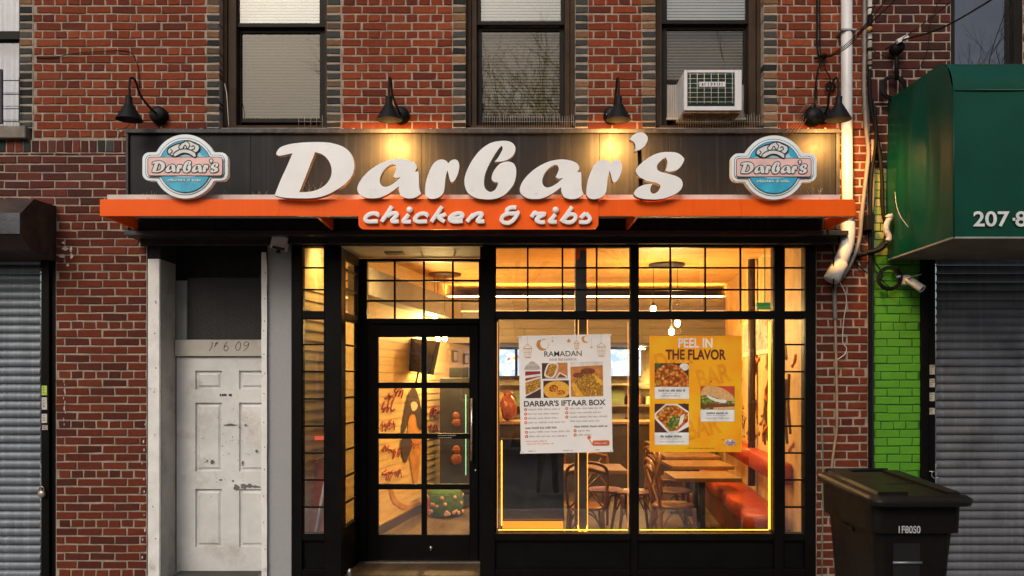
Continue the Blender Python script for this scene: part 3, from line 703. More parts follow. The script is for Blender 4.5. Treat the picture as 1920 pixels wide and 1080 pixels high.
# "chicken & ribs"
CK = {'c1': [[(375,290),(388,255),(330,243),(260,258),(208,305),(205,345),(255,367),(330,365),(390,362)]],
 'h': [[(602,138),(525,255),(447,368)], [(530,285),(600,245),(662,240),(676,268),(640,310),(602,350),(620,367),(702,362)]],
 'i1': [[(852,258),(810,310),(772,355),(795,370),(885,367)]],
 'c2': [[(1112,292),(1128,262),(1075,245),(1005,262),(955,308),(950,348),(1000,368),(1075,367),(1128,364)]],
 'k': [[(1352,140),(1270,260),(1190,370)], [(1410,255),(1340,285),(1288,292)], [(1290,292),(1335,335),(1392,368)]],
 'e': [[(1500,318),(1580,318),(1655,290),(1650,252),(1590,243),(1510,270),(1470,315),(1480,350),(1530,367),(1600,366),(1662,360)]],
 'n': [[(1822,255),(1772,315),(1725,368)], [(1790,305),(1850,258),(1920,242),(1950,262),(1915,312),(1885,350),(1905,368),(1985,360)]],
 '&': [[(2465,155),(2390,155),(2330,185),(2325,228),(2370,247),(2500,240)], [(2470,215),(2488,245),(2420,345),(2350,387),(2280,380),(2243,340),(2270,278),(2345,248)]],
 'r': [[(2690,300),(2740,232),(2775,250),(2895,250),(2820,292),(2768,330),(2785,362),(2840,378),(2895,372)]],
 'i2': [[(3050,258),(3005,315),(2965,358),(2990,373),(3070,368)]],
 'b': [[(3300,145),(3215,265),(3135,370)], [(3190,320),(3230,275),(3290,255),(3345,275),(3345,330),(3290,375),(3220,377),(3160,355)]],
 's': [[(3505,240),(3460,280),(3430,316)], [(3505,240),(3560,300),(3565,340),(3515,376),(3405,374)]]}
DOT = {'i1': (865, 188), 'i2': (3055, 190)}
subt = thing('subtitle_letters', 'small white rounded letters reading chicken & ribs on the front of the orange canopy', 'sign letters', P(900, 405, CY-.04))
def ck(k, Y, s=1.0, ox=660, oy=370, r=.0145, ry=.012, mb=None):
    m = mb or MB()
    for j, st in enumerate(CK[k]): m.tube(cr([P(ox+p[0]/8*s, oy+p[1]/8*s, Y-.0006*j) for p in st], 4), r, 12, ry=ry)
    if k in DOT:
        c = DOT[k]; m.smooth = True; m.lathe(P(ox+c[0]/8*s, oy+c[1]/8*s, Y), [(r*1.55, ry), (r*1.55, -ry*.6), (r*1.3, -ry), (0, -ry)], 16, (0, 1, 0)); m.smooth = False
    return m
for k in CK: ck(k, CY-.035, r=.0152).build('ampersand' if k == '&' else 'letter', whiteM, subt)

# ---- the two round logo signs
def uround(cx, cy, Rr, hw, hh, rr, n=160):
    out = []
    def inside(x, y):
        if x*x+y*y <= Rr*Rr: return True
        qx, qy = abs(x)-(hw-rr), abs(y)-(hh-rr)
        return math.hypot(max(qx, 0), max(qy, 0))+min(max(qx, qy), 0) <= rr
    for i in range(n):
        a = 2*math.pi*i/n; ca, sa = math.cos(a), math.sin(a); lo, hi = 0, 120
        t = hi
        while t > 0 and not inside(t*ca, t*sa): t -= .5
        lo, hi = t, t+.5
        for _ in range(12):
            md = (lo+hi)/2
            if inside(md*ca, md*sa): lo = md
            else: hi = md
        out.append((cx+lo*ca, cy+lo*sa))
    return out
lgW = M('logo white', (.78, .84, .86), .45, var=.05, dirt=(.5, .5, .48), dirt_at=(.6, .9)); lgB = M('logo blue', (.035, .40, .60), .45, var=.3, scale=9)
lgL = M('logo pale blue', (.30, .58, .70), .5); lgN = M('logo dark line', (.025, .03, .045), .5, bump=0); lgP = M('logo pink', (.80, .50, .46), .5, var=.12, scale=12); lgC = M('logo cream', (.72, .72, .70), .5, var=.05)
lgH = M('logo cloud', (.38, .66, .76), .6, var=.1)
def logo(cx, cy, label):
    t = thing('logo_sign', label, 'logo sign', P(cx, cy, -.78)); Y = -.80; st = .003
    def lay(name, loops, mat_, k, th=None):
        m = MB(); plate(m, loops, Y-st*k, st*.9 if th is None else th); return m.build(name, mat_, t)
    lay('sign_body', [uround(cx, cy, 60, 80, 26.5, 13)], lgW, 0, .045)
    m = MB()
    for (r_, w_, h_, q_, mm, k) in ((53.5, 74.2, 21.5, 9, 1, 1), (52.6, 73.3, 20.7, 8.4, 0, 2), (49.6, 70.5, 18.4, 6, 2, 3)):
        m.mi = mm; plate(m, [uround(cx, cy, r_, w_, h_, q_)], Y-st*k, st*.9)
    m.build('ring_line', [lgW, lgN, lgL], t)
    m = MB(); m.mi = 0; plate(m, [disc(cx, cy, 49.5)], Y-st*4, st*.9); m.mi = 1; plate(m, [disc(cx, cy, 48.3)], Y-st*5, st*.9)
    m.mi = 2; plate(m, [[(p.x+cx, p.y+cy) for p in cr([(-38, -16), (-24, -22), (-10, -24), (8, -24), (26, -27), (31, -20), (40, -15)], 4, True)]], Y-st*5-.0012, .001)
    plate(m, [[(p.x+cx, p.y+cy) for p in cr([(-20, 16), (22, 16), (14, 20), (0, 21), (-12, 20)], 4, True)]], Y-st*5-.0012, .001)
    m.build('blue_disc', [lgN, lgB, lgH], t)
    m = MB(); m.mi = 0; plate(m, [rrect(cx-70.5, cx+70.5, cy-18, cy+18, 5)], Y-st*6, st*.9); m.mi = 1; plate(m, [rrect(cx-69.3, cx+69.3, cy-16.8, cy+16.8, 4.2)], Y-st*7, st*.9)
    m.build('banner', [lgN, lgP], t)
    # chef hat
    hat = [(-18,-18),(-22,-19),(-28,-22),(-33,-26),(-32,-33),(-25,-38),(-16,-42),(-7,-44),(2,-48),(9,-48),(17,-44),(25,-40),(27,-34),(24,-28),(20,-25),(21,-19),(17,-17),(8,-23),(-3,-25),(-13,-21)]
    m = MB(); m.mi = 0; L = [(p.x+cx, p.y+cy) for p in cr(hat, 3, True)]
    plate(m, [L], Y-st*7.5, .004)
    m.mi = 1
    m.tube([P(a, b, Y-st*7.5-.0006) for a, b in L], .0048, 6, closed=True)
    for pts in ([(-21,-18),(-22,-24),(-12,-31),(0,-33),(12,-30),(22,-24)], [(-28,-24),(-24,-28),(-27,-32)], [(-10,-32),(-12,-37),(-7,-43)], [(-4,-34),(0,-40),(4,-33)], [(5,-33),(9,-40),(4,-47)], [(12,-31),(18,-34),(16,-39),(12,-37)]):
        m.tube(cr([P(cx+a, cy+b, Y-st*7.5-.001) for a, b in pts], 4), .0036, 6)
    m.build('chef_hat', [lgC, lgN], t)
    # small word: the same letters, dark keyline and white face
    sc_ = 124/765.0; x0, y0 = 515, 248
    m = MB()
    for i, sm in enumerate(LETMESH):
        for j, L in enumerate(sm):
            K = [(cx-62+(x-x0)*sc_, cy-13.5+(y-y0)*sc_*1.22) for x, y in L][::2]
            m.mi = 1; m.tube([P(a, b, Y-st*8) for a, b in K], .0062, 6, ry=.0028, closed=True)
        m.mi = 0; plate(m, [[(cx-62+(x-x0)*sc_, cy-13.5+(y-y0)*sc_*1.22) for x, y in L][::2] for L in sm], Y-st*9-.0006*(i % 2), .004)
    m.build('logo_word', [lgC, lgN], t)
    m = MB()
    for k in CK: ck(k, Y-st*6, s=.145, ox=cx-36, oy=cy+20.5, r=.0021, ry=.001, mb=m)
    m.build('logo_subtitle', lgC, t)
logo(347, 312, 'round blue chef hat logo sign at the left end of the canopy')
logo(1451, 314, 'round blue chef hat logo sign at the right end of the canopy')

# ------------------------------------------------------------------ gooseneck lamps
lampM = M('matt black lamp enamel', (.006, .006, .0065), .55, spec=.2, var=.2, bump=.05)
lampI = M('lamp inside white', (.5, .45, .38), .5)
bulbE = E('warm bulb', (1, .62, .25), 28)
def goose(bx_, bz_, lit, label, lean=0.0):
    t = thing('gooseneck_lamp', label, 'wall lamp', (bx_, 0, bz_), 'gooseneck lamps over the sign')
    m = MB(); m.lathe((bx_, .0, bz_), [(0, -.075), (.045, -.072), (.068, -.055), (.074, -.03), (.074, 0)], 24, (0, 1, 0)); m.build('wall_base', lampM, t)
    for a in (.6, 3.3):
        m = MB(); m.lathe((bx_+.05*math.cos(a), -.062, bz_+.03*math.sin(a)), [(0, -.008), (.006, -.006), (.008, 0)], 8, (0, 1, 0)); m.build('screw', M('steel shackle', (1, 1, 1)), t)
    hx = bx_+lean; A = [Vector((bx_, -.06, bz_)), Vector((bx_+lean*.3, -.15, bz_+.02)), Vector((hx, -.24, bz_+.09)), Vector((hx, -.31, bz_+.165)), Vector((hx, -.37, bz_+.18)), Vector((hx, -.415, bz_+.135)), Vector((hx, -.42, bz_-.02))]
    m = MB(); m.tube(cr(A, 8), .0095, 10); m.build('arm', lampM, t)
    ax = Vector((0, .06, -1)).normalized(); top = Vector((hx, -.43, bz_+.005))
    m = MB(); m.lathe(top, [(0, -.005), (.022, -.004), (.026, 0), (.026, .05), (.034, .062), (.10, .175), (.103, .180), (.098, .176), (.03, .064), (.0, .06)], 28, ax); m.build('shade', lampM, t)
    m = MB(); m.ball(top+ax*.115, .026, n=14); m.build('bulb', bulbE if lit else lampI, t)
    if lit:
        l = bpy.data.lights.new('lamp_light', 'SPOT'); l.energy = 95 if bx_ < 2 else 55; l.color = (1, .47, .11); l.shadow_soft_size = .06; l.spot_size = R(172); l.spot_blend = 1.0
        lo = bpy.data.objects.new('lamp_light', l); col.objects.link(lo); lo.parent = t
        lo.location = Vector((hx, -.50, bz_-.235))-Vector(t.location); lo.rotation_euler = Vector((0, .85, -1)).to_track_quat('-Z', 'Y').to_euler()
zb_ = PZ(218)
goose(bx(300), zb_, False, 'leftmost gooseneck lamp, unlit, near the left logo sign', -.05)
goose(bx(752), zb_, True, 'lit gooseneck lamp between the first and second full windows, above the small a', -.035)
goose(bx(1147), zb_, True, 'lit gooseneck lamp on the narrow brick pier left of the air conditioner window')
goose(bx(1541), zb_, True, 'rightmost gooseneck lamp, lit, overlapping the white drainpipe', -.04)

# ------------------------------------------------------------------ air conditioner
t = thing('air_conditioner', 'white window air conditioner with green grille sticking out of the third upper window', 'air conditioner', P(1335, 210, -.1))
AY = -.13; a, b = PX(1283, AY), PX(1391, AY); z1, z0 = PZ(131, AY), PZ(207, AY)
acW = M('yellowed white enamel', (.62, .63, .66), .45, var=.05, dirt=(.38, .30, .2), dirt_at=(.68, .85), dscale=7)
m = MB(); m.bbox(a, b, AY+.012, .20, z0, z1, .006); m.build('case', acW, t)
ga, gb, gz1, gz0 = PX(1289, AY), PX(1378, AY), PZ(136, AY), PZ(199, AY)
m = MB(); m.bbox(a, ga, AY, AY+.0118, z0, z1); m.bbox(gb, b, AY, AY+.0118, z0, z1); m.bbox(ga+.0005, gb-.0005, AY+.0005, AY+.0118, z0, gz0); m.bbox(ga+.0005, gb-.0005, AY+.0005, AY+.0118, gz1, z1); m.build('front_frame', acW, t)
m = MB(); m.box(ga, gb, AY+.0085, AY+.0115, gz0, gz1)
n = 26
for i in range(n): z = gz0+.006+(gz1-gz0-.01)*i/n; m.box(ga+.01, gb-.01, AY+.003, AY+.0084, z, z+.004)
m.build('fin_coil', M('dark green coil', (.012, .045, .038), .45, .3, var=.35, scale=12), t)
m = MB()
for i in range(7): x = PX(1294+13.2*i, AY); m.tube([(x, AY-.001, gz0+.02), (x, AY-.001, gz1-.006)], .0026, 6)
for j in range(7): z = PZ(139+8.7*j, AY); m.tube([(ga+.004, AY-.001, z), (gb-.008, AY-.001, z)], .0022, 6)
m.build('grille', M('cream grille wire', (.55, .55, .46), .5), t)
m = MB(); m.bbox(PX(1310, AY), PX(1360, AY), AY-.008, AY-.003, PZ(163, AY), PZ(154, AY), .001)
bd = m.build('badge', acW, t)
m = MB(); x = 1311
for wd in (3, 4, 5, 4, 5, 4, 2.4, 4, 2):
    m.box(PX(x, AY), PX(x+1.2, AY), AY-.0092, AY-.0082, PZ(161.5, AY), PZ(155.5, AY))
    if wd > 3: m.box(PX(x+1.2, AY), PX(x+wd-1, AY), AY-.0092, AY-.0082, PZ(random.choice((157, 159, 161.5)), AY), PZ(random.choice((155.5,)), AY)-.008)
    x += wd+1.3
m.build('badge_print', lgN, bd)
m = MB(); m.bbox(a+.004, b-.004, AY+.02, .12, z0-.016, z0-.0005, .003); m.build('base_pan', M('rusty pan', (.42, .30, .20), .7, var=.4, scale=12, bump=.3, dirt=(.30, .12, .04), dirt_at=(.52, .62), dscale=9), t)
m = MB()
def pleat(x0, x1, z0, z1):
    n = 10
    for i in range(n):
        u0 = x0+(x1-x0)*i/n; u1 = x0+(x1-x0)*(i+1)/n; um = (u0+u1)/2
        m.add([(u0, .175, z0), (um, .165, z0), (um, .165, z1), (u0, .175, z1), (u1, .175, z0), (u1, .175, z1)], [(0, 1, 2, 3), (1, 4, 5, 2)])
    m.box(x0, x1, .155, .18, z0-.015, z0)
pleat(PX(1249, .17), PX(1291, .17), PZ(222, .17), PZ(154, .17)); m.build('side_panel', M('beige accordion vinyl', (.42, .38, .34), .6, var=.1), t); m = MB(); pleat(PX(1375, .17), PX(1398, .17), PZ(222, .17), PZ(154, .17))
m.build('side_panel', M('beige accordion vinyl', (.42, .38, .34), .6, var=.1), t)

# ------------------------------------------------------------------ bird spikes on the ledges
def spikes(x0, x1, n, h, label):
    m = MB()
    for i in range(n):
        x = PX(x0+(x1-x0)*i/(n-1), -.05); hh = h*random.uniform(.85, 1.1); z = bz(241)
        m.tube([(x, -.05, z-.005), (x+random.uniform(-.005, .005), -.05+random.uniform(-.01, .01), z+hh)], .0018, 4)
    m.tube([P(x0, 228, -.05), P(x1, 228, -.05)], .0014, 4)
    return tag(m.build('bird_spikes', M('pale spike wire', (.35, .32, .28), .5, .4)), label, 'bird spikes', 'bird spikes on the sign ledge')
spikes(905, 1076, 40, .10, 'row of bird spikes below the middle upper window')
spikes(1272, 1424, 34, .11, 'row of bird spikes below the air conditioner')
spikes(560, 605, 5, .09, 'sparse bird spikes below the venetian blind window')
m = MB()
for i in range(14): x = bx(-40)+i*.028; m.tube([(x, -.02, bz(239)), (x, -.02, bz(228))], .0022, 4)
tag(m.build('bird_spikes', M('pale spike wire', (1, 1, 1))), 'short dark bird spikes on the stone sill at far left', 'bird spikes')
m = MB(); m.tube(cr([P(421, 157, -.03), P(425, 175, -.03), P(427, 205, -.03), P(429, 238, -.03)], 5), .003, 6)
tag(m.build('loose_wire', M('white wire', (.6, .58, .54), .5)), 'short whitish wire hanging at the left jamb of the blind window', 'wire')

# dry weeds and twigs caught behind the letters
def twigs(x0, x1, n, h, label, ytop=372):
    m = MB()
    for _ in range(n):
        x = random.uniform(x0, x1); hh = random.uniform(.5, 1)*h; lean = random.uniform(-.5, .5)*hh
        m.tube(cr([P(x, ytop, -.69), P(x+lean*.4, ytop-hh*.5, -.69), P(x+lean, ytop-hh, -.68)], 3), .0012, 4)
    return tag(m.build('dry_twigs', M('straw twig', (.30, .24, .18), .8)), label, 'twigs')
twigs(252, 292, 8, 16, 'few dry twigs at the left end of the canopy roof')
twigs(393, 425, 9, 18, 'dry twigs just right of the left logo sign')
twigs(470, 495, 5, 16, 'dry twigs left of the big letter D')
twigs(562, 596, 12, 34, 'taller tuft of dry twigs seen through the big letter D')
twigs(1500, 1545, 12, 24, 'dry grass stalks right of the right logo sign')

# ------------------------------------------------------------------ shopfront
sf = thing('shopfront', 'black framed glass shopfront with small paned transoms, glowing orange inside', 'shopfront', (.5, 0, 0))
FY = -.03; FB = .07
def fpost(m, p0, p1, y0=1085, y1=462, Y=FY, B=FB): m.bbox(PX(p0, Y), PX(p1, Y), Y, B, PZ(y0, Y) if y0 < 1080 else -.012, PZ(y1, Y), .003)
m = MB()
for a, b in ((547, 566), (609, 640)): fpost(m, a, b)
for a, b in ((900, 928), (1183, 1196), (1452, 1470), (1510, 1530)): fpost(m, a, b)
m.bbox(PX(547, FY), PX(1530, FY), FY-.01, FB+.02, PZ(461.5, FY), PZ(441, FY)+.05, .003)
def rail(a, b, y0, y1, d=.002): m.bbox(PX(a, FY)+.0008, PX(b, FY)-.0008, FY+d, FB-.003, PZ(y1, FY), PZ(y0, FY), .003)
for a, b in ((566, 609), (928, 1183), (1196, 1452), (1470, 1510)):
    rail(a, b, 583, 597); rail(a, b, 1001, 1014); rail(a, b, 1068, 1080)
m.build('frame', blackM, sf)
kick = M('black kick panel', (.0028, .0028, .003), .5, var=.4, scale=6, bump=.1, bscale=25, dirt=(.010, .010, .010), dirt_at=(.66, .8), dscale=14, spec=.12)
for a, b in ((566, 609), (928, 1183), (1196, 1452), (1470, 1510)):
    m = MB(); m.box(PX(a, FY), PX(b, FY), .01, .06, -.012, PZ(1003, FY)); m.build('kick_panel', kick, sf)
wood = M('soffit timber', (.014, .011, .009), .8, var=.4, scale=12, bump=.4)
m = MB(); m.bbox(PX(547, 0), PX(1575, 0), -.17, .012, PZ(441, -.17), PZ(432, -.17), .004); m.bbox(bx(510), bx(1560), -.12, -.042, bz(461), bz(440)-.002, .004)
m.build('head_board', wood, sf)
glass = GLASS('shop glass', (.97, .98, .97), .125, 0, .010)
glT = GLASS('transom glass', (.93, .95, .96), .19, 0, .02)
def muntins(m, xs_, ys_, x0, x1, y0, y1, Y, w_=3.2, d=.02):
    for x in xs_: m.bbox(PX(x-w_/2, Y), PX(x+w_/2, Y), Y, Y+d, PZ(y1, Y), PZ(y0, Y), .002)
    for y in ys_: m.bbox(PX(x0, Y), PX(x1, Y), Y+.001, Y+d-.001, PZ(y+w_/2, Y), PZ(y-w_/2, Y), .002)
lows = [646, 697, 748, 799, 849.5, 900, 951]
GY = .012
for nm, a, b, y0, y1, xs_, ys_, gm in (
        ('side_window', 566, 609, 597, 1001, [], lows, glT), ('side_transom', 566, 609, 462, 583, [], [502, 543], glT),
        ('display_window', 928, 1183, 597, 1001, [], [], glass), ('transom_window', 928, 1183, 462, 583, [989.6, 1054.8, 1119], [502, 543], glT),
        ('display_window', 1196, 1452, 597, 1001, [], [], glass), ('transom_window', 1196, 1452, 462, 583, [1257, 1322.6, 1388.8], [502, 543], glT),
        ('side_window', 1470, 1510, 597, 1001, [], lows, glT), ('side_transom', 1470, 1510, 462, 583, [], [502, 543], glT)):
    g = MB()
    # glazing beads with muntins
    Y = GY-.022
    g.bbox(PX(a, Y)-.01, PX(a+2.2, Y), Y, Y+.02, PZ(y1, Y), PZ(y0, Y)); g.bbox(PX(b-2.2, Y), PX(b, Y)+.01, Y, Y+.02, PZ(y1, Y), PZ(y0, Y))
    g.bbox(PX(a+2.2, Y), PX(b-2.2, Y), Y, Y+.02, PZ(y0+2, Y), PZ(y0, Y)+.01)
    muntins(g, xs_, ys_, a+2.2, b-2.2, y0+2, y1, Y)
    wn = g.build(nm, blackM, sf)
    g = MB(); g.box(PX(a, GY)-.01, PX(b, GY)+.01, GY, GY+.005, PZ(y1, GY)-.01, PZ(y0, GY)+.01); g.build('pane', gm, wn)
# recessed entry
RY = .60; XE0 = PX(641, 0); XE1 = PX(905, 0)
XD0 = PX(674, RY)
def side_pt(t): return Vector((XE0+(XD0+.0-XE0)*t, FB+(RY-FB)*t, 0))
m = MB()
def sbox(m, t0, t1, z0, z1, th=.035):
    a, b = side_pt(t0), side_pt(t1); d = (b-a).normalized(); n_ = Vector((-d.y, d.x, 0))*th
    m.prism([(a.x, a.y, z0), (b.x, b.y, z0), (b.x, b.y, z1), (a.x, a.y, z1)], n_)
zt_, zm_ = PZ(461, 0), PZ(590, 0)
sbox(m, 0, .12, 0, zt_); sbox(m, .88, 1, 0, zt_); sbox(m, .121, .879, zm_-.04, zm_+.03); sbox(m, .121, .879, zt_-.09, zt_); sbox(m, .121, .879, 0, .36); sbox(m, .121, .879, .365, .41, .05)
for z in (2.49, 2.66): sbox(m, .121, .879, z-.007, z+.007, .02)
for z in (.62, .85, 1.08, 1.31, 1.54, 1.77, 2.0): sbox(m, .121, .879, z-.007, z+.007, .02)
rs = m.build('recess_side', blackM, sf)
g = MB(); a, b = side_pt(.1), side_pt(.9); g.prism([(a.x-.02, a.y, .38), (b.x-.02, b.y, .38), (b.x-.02, b.y, zt_-.05), (a.x-.02, a.y, zt_-.05)], (-.004, 0, 0)); g.build('recess_glass', glT, rs)
m = MB(); m.box(XE1, XE1+.03, FB, RY+.06, 0, zt_); m.build('recess_side', blackM, sf)
m = MB(); m.box(XE0, XE1, -.04, RY-.002, zt_-.012, zt_+.02)
m.build('entry_ceiling', M('cream entry ceiling', (.50, .42, .32), .6, var=.12, scale=4, bump=.1, dirt=(.25, .18, .12), dirt_at=(.6, .8), dscale=4), sf)
m = MB(); m.bbox(PX(722, .28), PX(757, .28), .22, .36, zt_-.02, zt_-.012, .002); m.build('ceiling_bracket', blackM, sf)
m = MB(); m.box(XE0-.02, XE1+.02, -.05, RY+.03, -.03, .001); m.build('entry_step', M('brown entry tile', (.009, .0065, .005), .5, var=.3, scale=5, bump=.2, dirt=(.03, .025, .02), dirt_at=(.65, .9)), sf)
# door wall: frame, transom, leaf
XR1 = PX(905, RY)
m = MB()
m.bbox(XD0-.05, PX(688, RY), RY, RY+.08, 0, zt_-.013); m.bbox(PX(897.5, RY), XE1+.02, RY, RY+.08, 0, zt_-.013)
m.bbox(PX(688, RY)+.001, PX(897.5, RY)-.001, RY+.001, RY+.079, PZ(490, RY), zt_-.013); m.bbox(PX(688, RY)+.001, PX(897.5, RY)-.001, RY+.001, RY+.079, PZ(607, RY), PZ(597, RY))
m.box(PX(688, RY)+.001, PX(897.5, RY)-.001, RY+.045, RY+.07, PZ(618, RY), PZ(606, RY)); m.box(PX(893, RY), PX(899, RY), RY+.045, RY+.07, .0, PZ(612, RY)); m.box(PX(686, RY), PX(693, RY), RY+.045, RY+.07, .0, PZ(612, RY)); m.build('door_frame', blackM, sf)
g = MB(); muntins(g, [740, 794.7, 849], [526, 564], 688, 898, 490, 597, RY+.005, 3.6)
wn = g.build('transom_window', blackM, sf); g = MB(); g.box(PX(686, RY), PX(899, RY), RY+.03, RY+.035, PZ(599, RY), PZ(488, RY)); g.build('pane', glT, wn)
m = MB(); Y = RY-.012; D = .05
xc = [(688.5, 709), (790, 800), (880, 896.5)]; yc = [(609, 632), (717, 728), (813, 823), (908, 918), (1003, 1049)]
m.bbox(PX(688.5, Y), PX(709, Y), Y, Y+D, .012, PZ(609, Y)); m.bbox(PX(880, Y), PX(896.5, Y), Y, Y+D, .012, PZ(609, Y)); 
m.bbox(PX(709, Y)+.0005, PX(880, Y)-.0005, Y+.0008, Y+D-.001, PZ(632, Y), PZ(609, Y)); m.bbox(PX(709, Y)+.0005, PX(880, Y)-.0005, Y+.0008, Y+D-.001, .012, PZ(1003, Y))
m.bbox(PX(790, Y), PX(800, Y), Y+.003, Y+D-.003, PZ(1003, Y), PZ(632, Y))
for a, b in yc[1:4]: m.bbox(PX(709, Y), PX(880, Y), Y+.0045, Y+D-.004, PZ(b, Y), PZ(a, Y))
dr = m.build('door', blackM, sf)
g = MB(); g.box(PX(707, Y), PX(882, Y), Y+.024, Y+.028, PZ(1005, Y), PZ(630, Y)); g.build('door_glass', glass, dr)
m = MB(); hx = PX(884.5, Y-.05)
m.tube([P(884.5, 747, Y-.05), P(884.5, 864, Y-.05)], .011, 10); 
for py in (758, 852): m.tube([P(884.5, py, Y-.05), Vector((hx, Y, PZ(py, Y-.05)))], .007, 8)
m.build('handle', M('brushed steel', (.62, .58, .54), .3, .9, var=.1), dr)
m = MB(); m.lathe(P(892, 882, Y), [(0, -.012), (.010, -.011), (.012, 0)], 14, (0, 1, 0)); m.lathe(P(808, 1027, Y), [(0, -.012), (.014, -.011), (.016, 0)], 14, (0, 1, 0)); m.lathe(P(808, 1031, Y), [(0, -.02), (.004, -.02), (.005, 0)], 8, (0, 1, 0)); m.build('lock', M('steel shackle', (1, 1, 1)), dr)
m = MB(); m.box(PX(680, .5), PX(900, .5), RY-.06, RY-.02, .001, .012); m.build('threshold', M('worn aluminium', (.35, .33, .30), .35, .8, var=.3, scale=20), sf)
# small print on the middle door rail
m = MB(); x = 821
while x < 853:
    wd = random.uniform(1.5, 4); m.box(PX(x, Y), PX(x+wd, Y), Y+.0028, Y+.004, PZ(817.2, Y), PZ(815.8, Y)); x += wd+1
x = 821
while x < 845:
    wd = random.uniform(1.5, 4); m.box(PX(x, Y), PX(x+wd, Y), Y+.0028, Y+.004, PZ(821.6, Y), PZ(820.2, Y)); x += wd+1.3
m.build('rail_print', M('beige print', (.5, .42, .34), .6, bump=0), dr)
# dome camera at the right of the head board
t = thing('dome_camera', 'dark dome camera under the right end of the sign board', 'camera', P(1530, 432, -.1))
m = MB(); m.lathe(P(1530, 428, -.12), [(.045, 0), (.046, .018), (.036, .04), (.018, .052), (0, .055)], 20, (0, 0, -1)); m.build('dome', M('black plastic', (1, 1, 1)), t)

# ------------------------------------------------------------------ interior
def wl(Y): return -1.83+.2*Y           # left inner wall
def wr(Y): return 2.50+.125*Y          # right inner wall
FZ = .005; CZ = 3.05; BACK = 6.6
clap = M('cream clapboard', (.80, .60, .28), .55, var=.10, scale=3, bump=.05, sc3=(1, 1, 8))
def solve_wall(px, py, k0, k1, off=0.0):
    s = (px-HX)/F; Y = (s*CD-k0)/(k1-s); return Vector((k0+k1*Y+off, Y, EYE-(py-HY)/F*(CD+Y)))
def PL(px, py, off=.0): return solve_wall(px, py, -1.83, .2, off)
def PR(px, py, off=.0): return solve_wall(px, py, 2.50, .125, off)
m = MB(); z = FZ+.10; ds = Vector((.2, 1, 0)).normalized(); nn = Vector((1, -.2, 0)).normalized()
a = Vector((wl(.08), .08, 0)); b = Vector((wl(BACK), BACK, 0))
while z < 2.52:
    h = .088
    p = [a+nn*.0+Vector((0, 0, z)), a+nn*.012+Vector((0, 0, z)), a+nn*.006+Vector((0, 0, z+h)), a+Vector((0, 0, z+h))]
    m.prism(p, b-a); z += h
m.prism([a-nn*.05, a-nn*.001, a-nn*.001+Vector((0, 0, CZ)), a-nn*.05+Vector((0, 0, CZ))], b-a)
tag(m.build('left_interior_wall', clap), kind='structure')
m = MB(); m.prism([a+nn*.018, a+nn*.04, a+nn*.04+Vector((0, 0, .105)), a+nn*.018+Vector((0, 0, .105))], b-a)
tag(m.build('left_skirting', M('dark brown skirting', (.06, .035, .018), .5)), kind='structure')
m = MB(); p0 = a+ds*.9+nn*.001; m.prism([p0+Vector((0, 0, 2.53)), p0+nn*.22+Vector((0, 0, 2.53)), p0+nn*.22+Vector((0, 0, 2.80)), p0+Vector((0, 0, 2.80))], b-a-ds*.9)
tag(m.build('side_bulkhead', M('grey bulkhead paint', (.27, .25, .21), .7, var=.1)), kind='structure')
m = MB(); c = Vector((wr(.08), .08, 0)); d = Vector((wr(BACK), BACK, 0)); m.prism([c, c+Vector((.05, 0, 0)), c+Vector((.05, 0, CZ)), c+Vector((0, 0, CZ))], d-c)
tag(m.build('right_interior_wall', M('yellow worn timber wall', (.62, .40, .15), .6, var=.3, scale=4, bump=.1, sc3=(1, 1.5, .5), dirt=(.34, .17, .05), dirt_at=(.5, .75), dscale=2.5)), kind='structure')
m = MB(); m.box(-2.2, 4.2, BACK, BACK+.05, 0, CZ)
tag(m.build('back_interior_wall', M('kitchen wall tile', (.62, .54, .36), .45, var=.12, scale=8)), kind='structure')
m = MB(); m.box(-2.2, 4.2, .075, BACK, CZ, CZ+.05)
tag(m.build('ceiling', M('warm timber ceiling', (.72, .40, .12), .55, var=.18, scale=1.5, bump=.05, sc3=(.7, 6, 1))), kind='structure')
# plank floor
m = MB(); i = 0; x = -2.0; sk = math.tan(R(7.2))
while x < 4.2:
    y = -.5+random.uniform(0, .6)
    while y < BACK:
        l = random.uniform(.7, 1.2); k = random.uniform(.6, 1.25); m.cc = (k, k*random.uniform(.92, 1.02), k*random.uniform(.85, 1))
        y0, y1 = max(y, .08), min(y+l-.003, BACK)
        if y1 > y0: m.add([(x+sk*y0, y0, FZ), (x+.147+sk*y0, y0, FZ), (x+.147+sk*y1, y1, FZ), (x+sk*y1, y1, FZ)], [(0, 1, 2, 3)])
        y += l
    x += .15
    i += 1
m.cc = (.12, .1, .08); m.box(-2.2, 4.3, .08, BACK, -.1, FZ-.003)
tag(m.build('plank_floor', M('grey brown planks', (.12, .085, .052), .34, var=.25, scale=6, bump=.1, attr=True, sc3=(6, 1, 1)), None, True), kind='structure')
# kitchen bulkhead across the back with cove strips
gb = M('planked bulkhead', (.15, .135, .11), .7, var=.15, scale=2, sc3=(1, 1, 12), bump=.1)
m = MB(); bz0 = 4.4
for k in range(6): m.bbox(-1.3, 3.2, bz0, bz0+.06, 2.22+.105*k, 2.22+.105*k+.100, .003)
m.box(-1.3, 3.2, bz0+.01, BACK-.02, 2.23, 2.84)
tag(m.build('back_bulkhead', gb), kind='structure')
ledW = E('warm led', (1, .33, .05), 1.5); ledY = E('yellow led', (1, .36, .025), 2.6); cove = E('cove led', (1, .62, .28), .9)
t = thing('cove_light', 'thin warm light strips running along the dark bulkhead at the back of the room', 'strip light', (1, bz0, 2.6), None)
for z in (2.87, 2.66):
    m = MB(); m.box(-1.1, 3.1, bz0-.03, bz0-.006, z, z+.018); m.build('led_strip', cove, t)
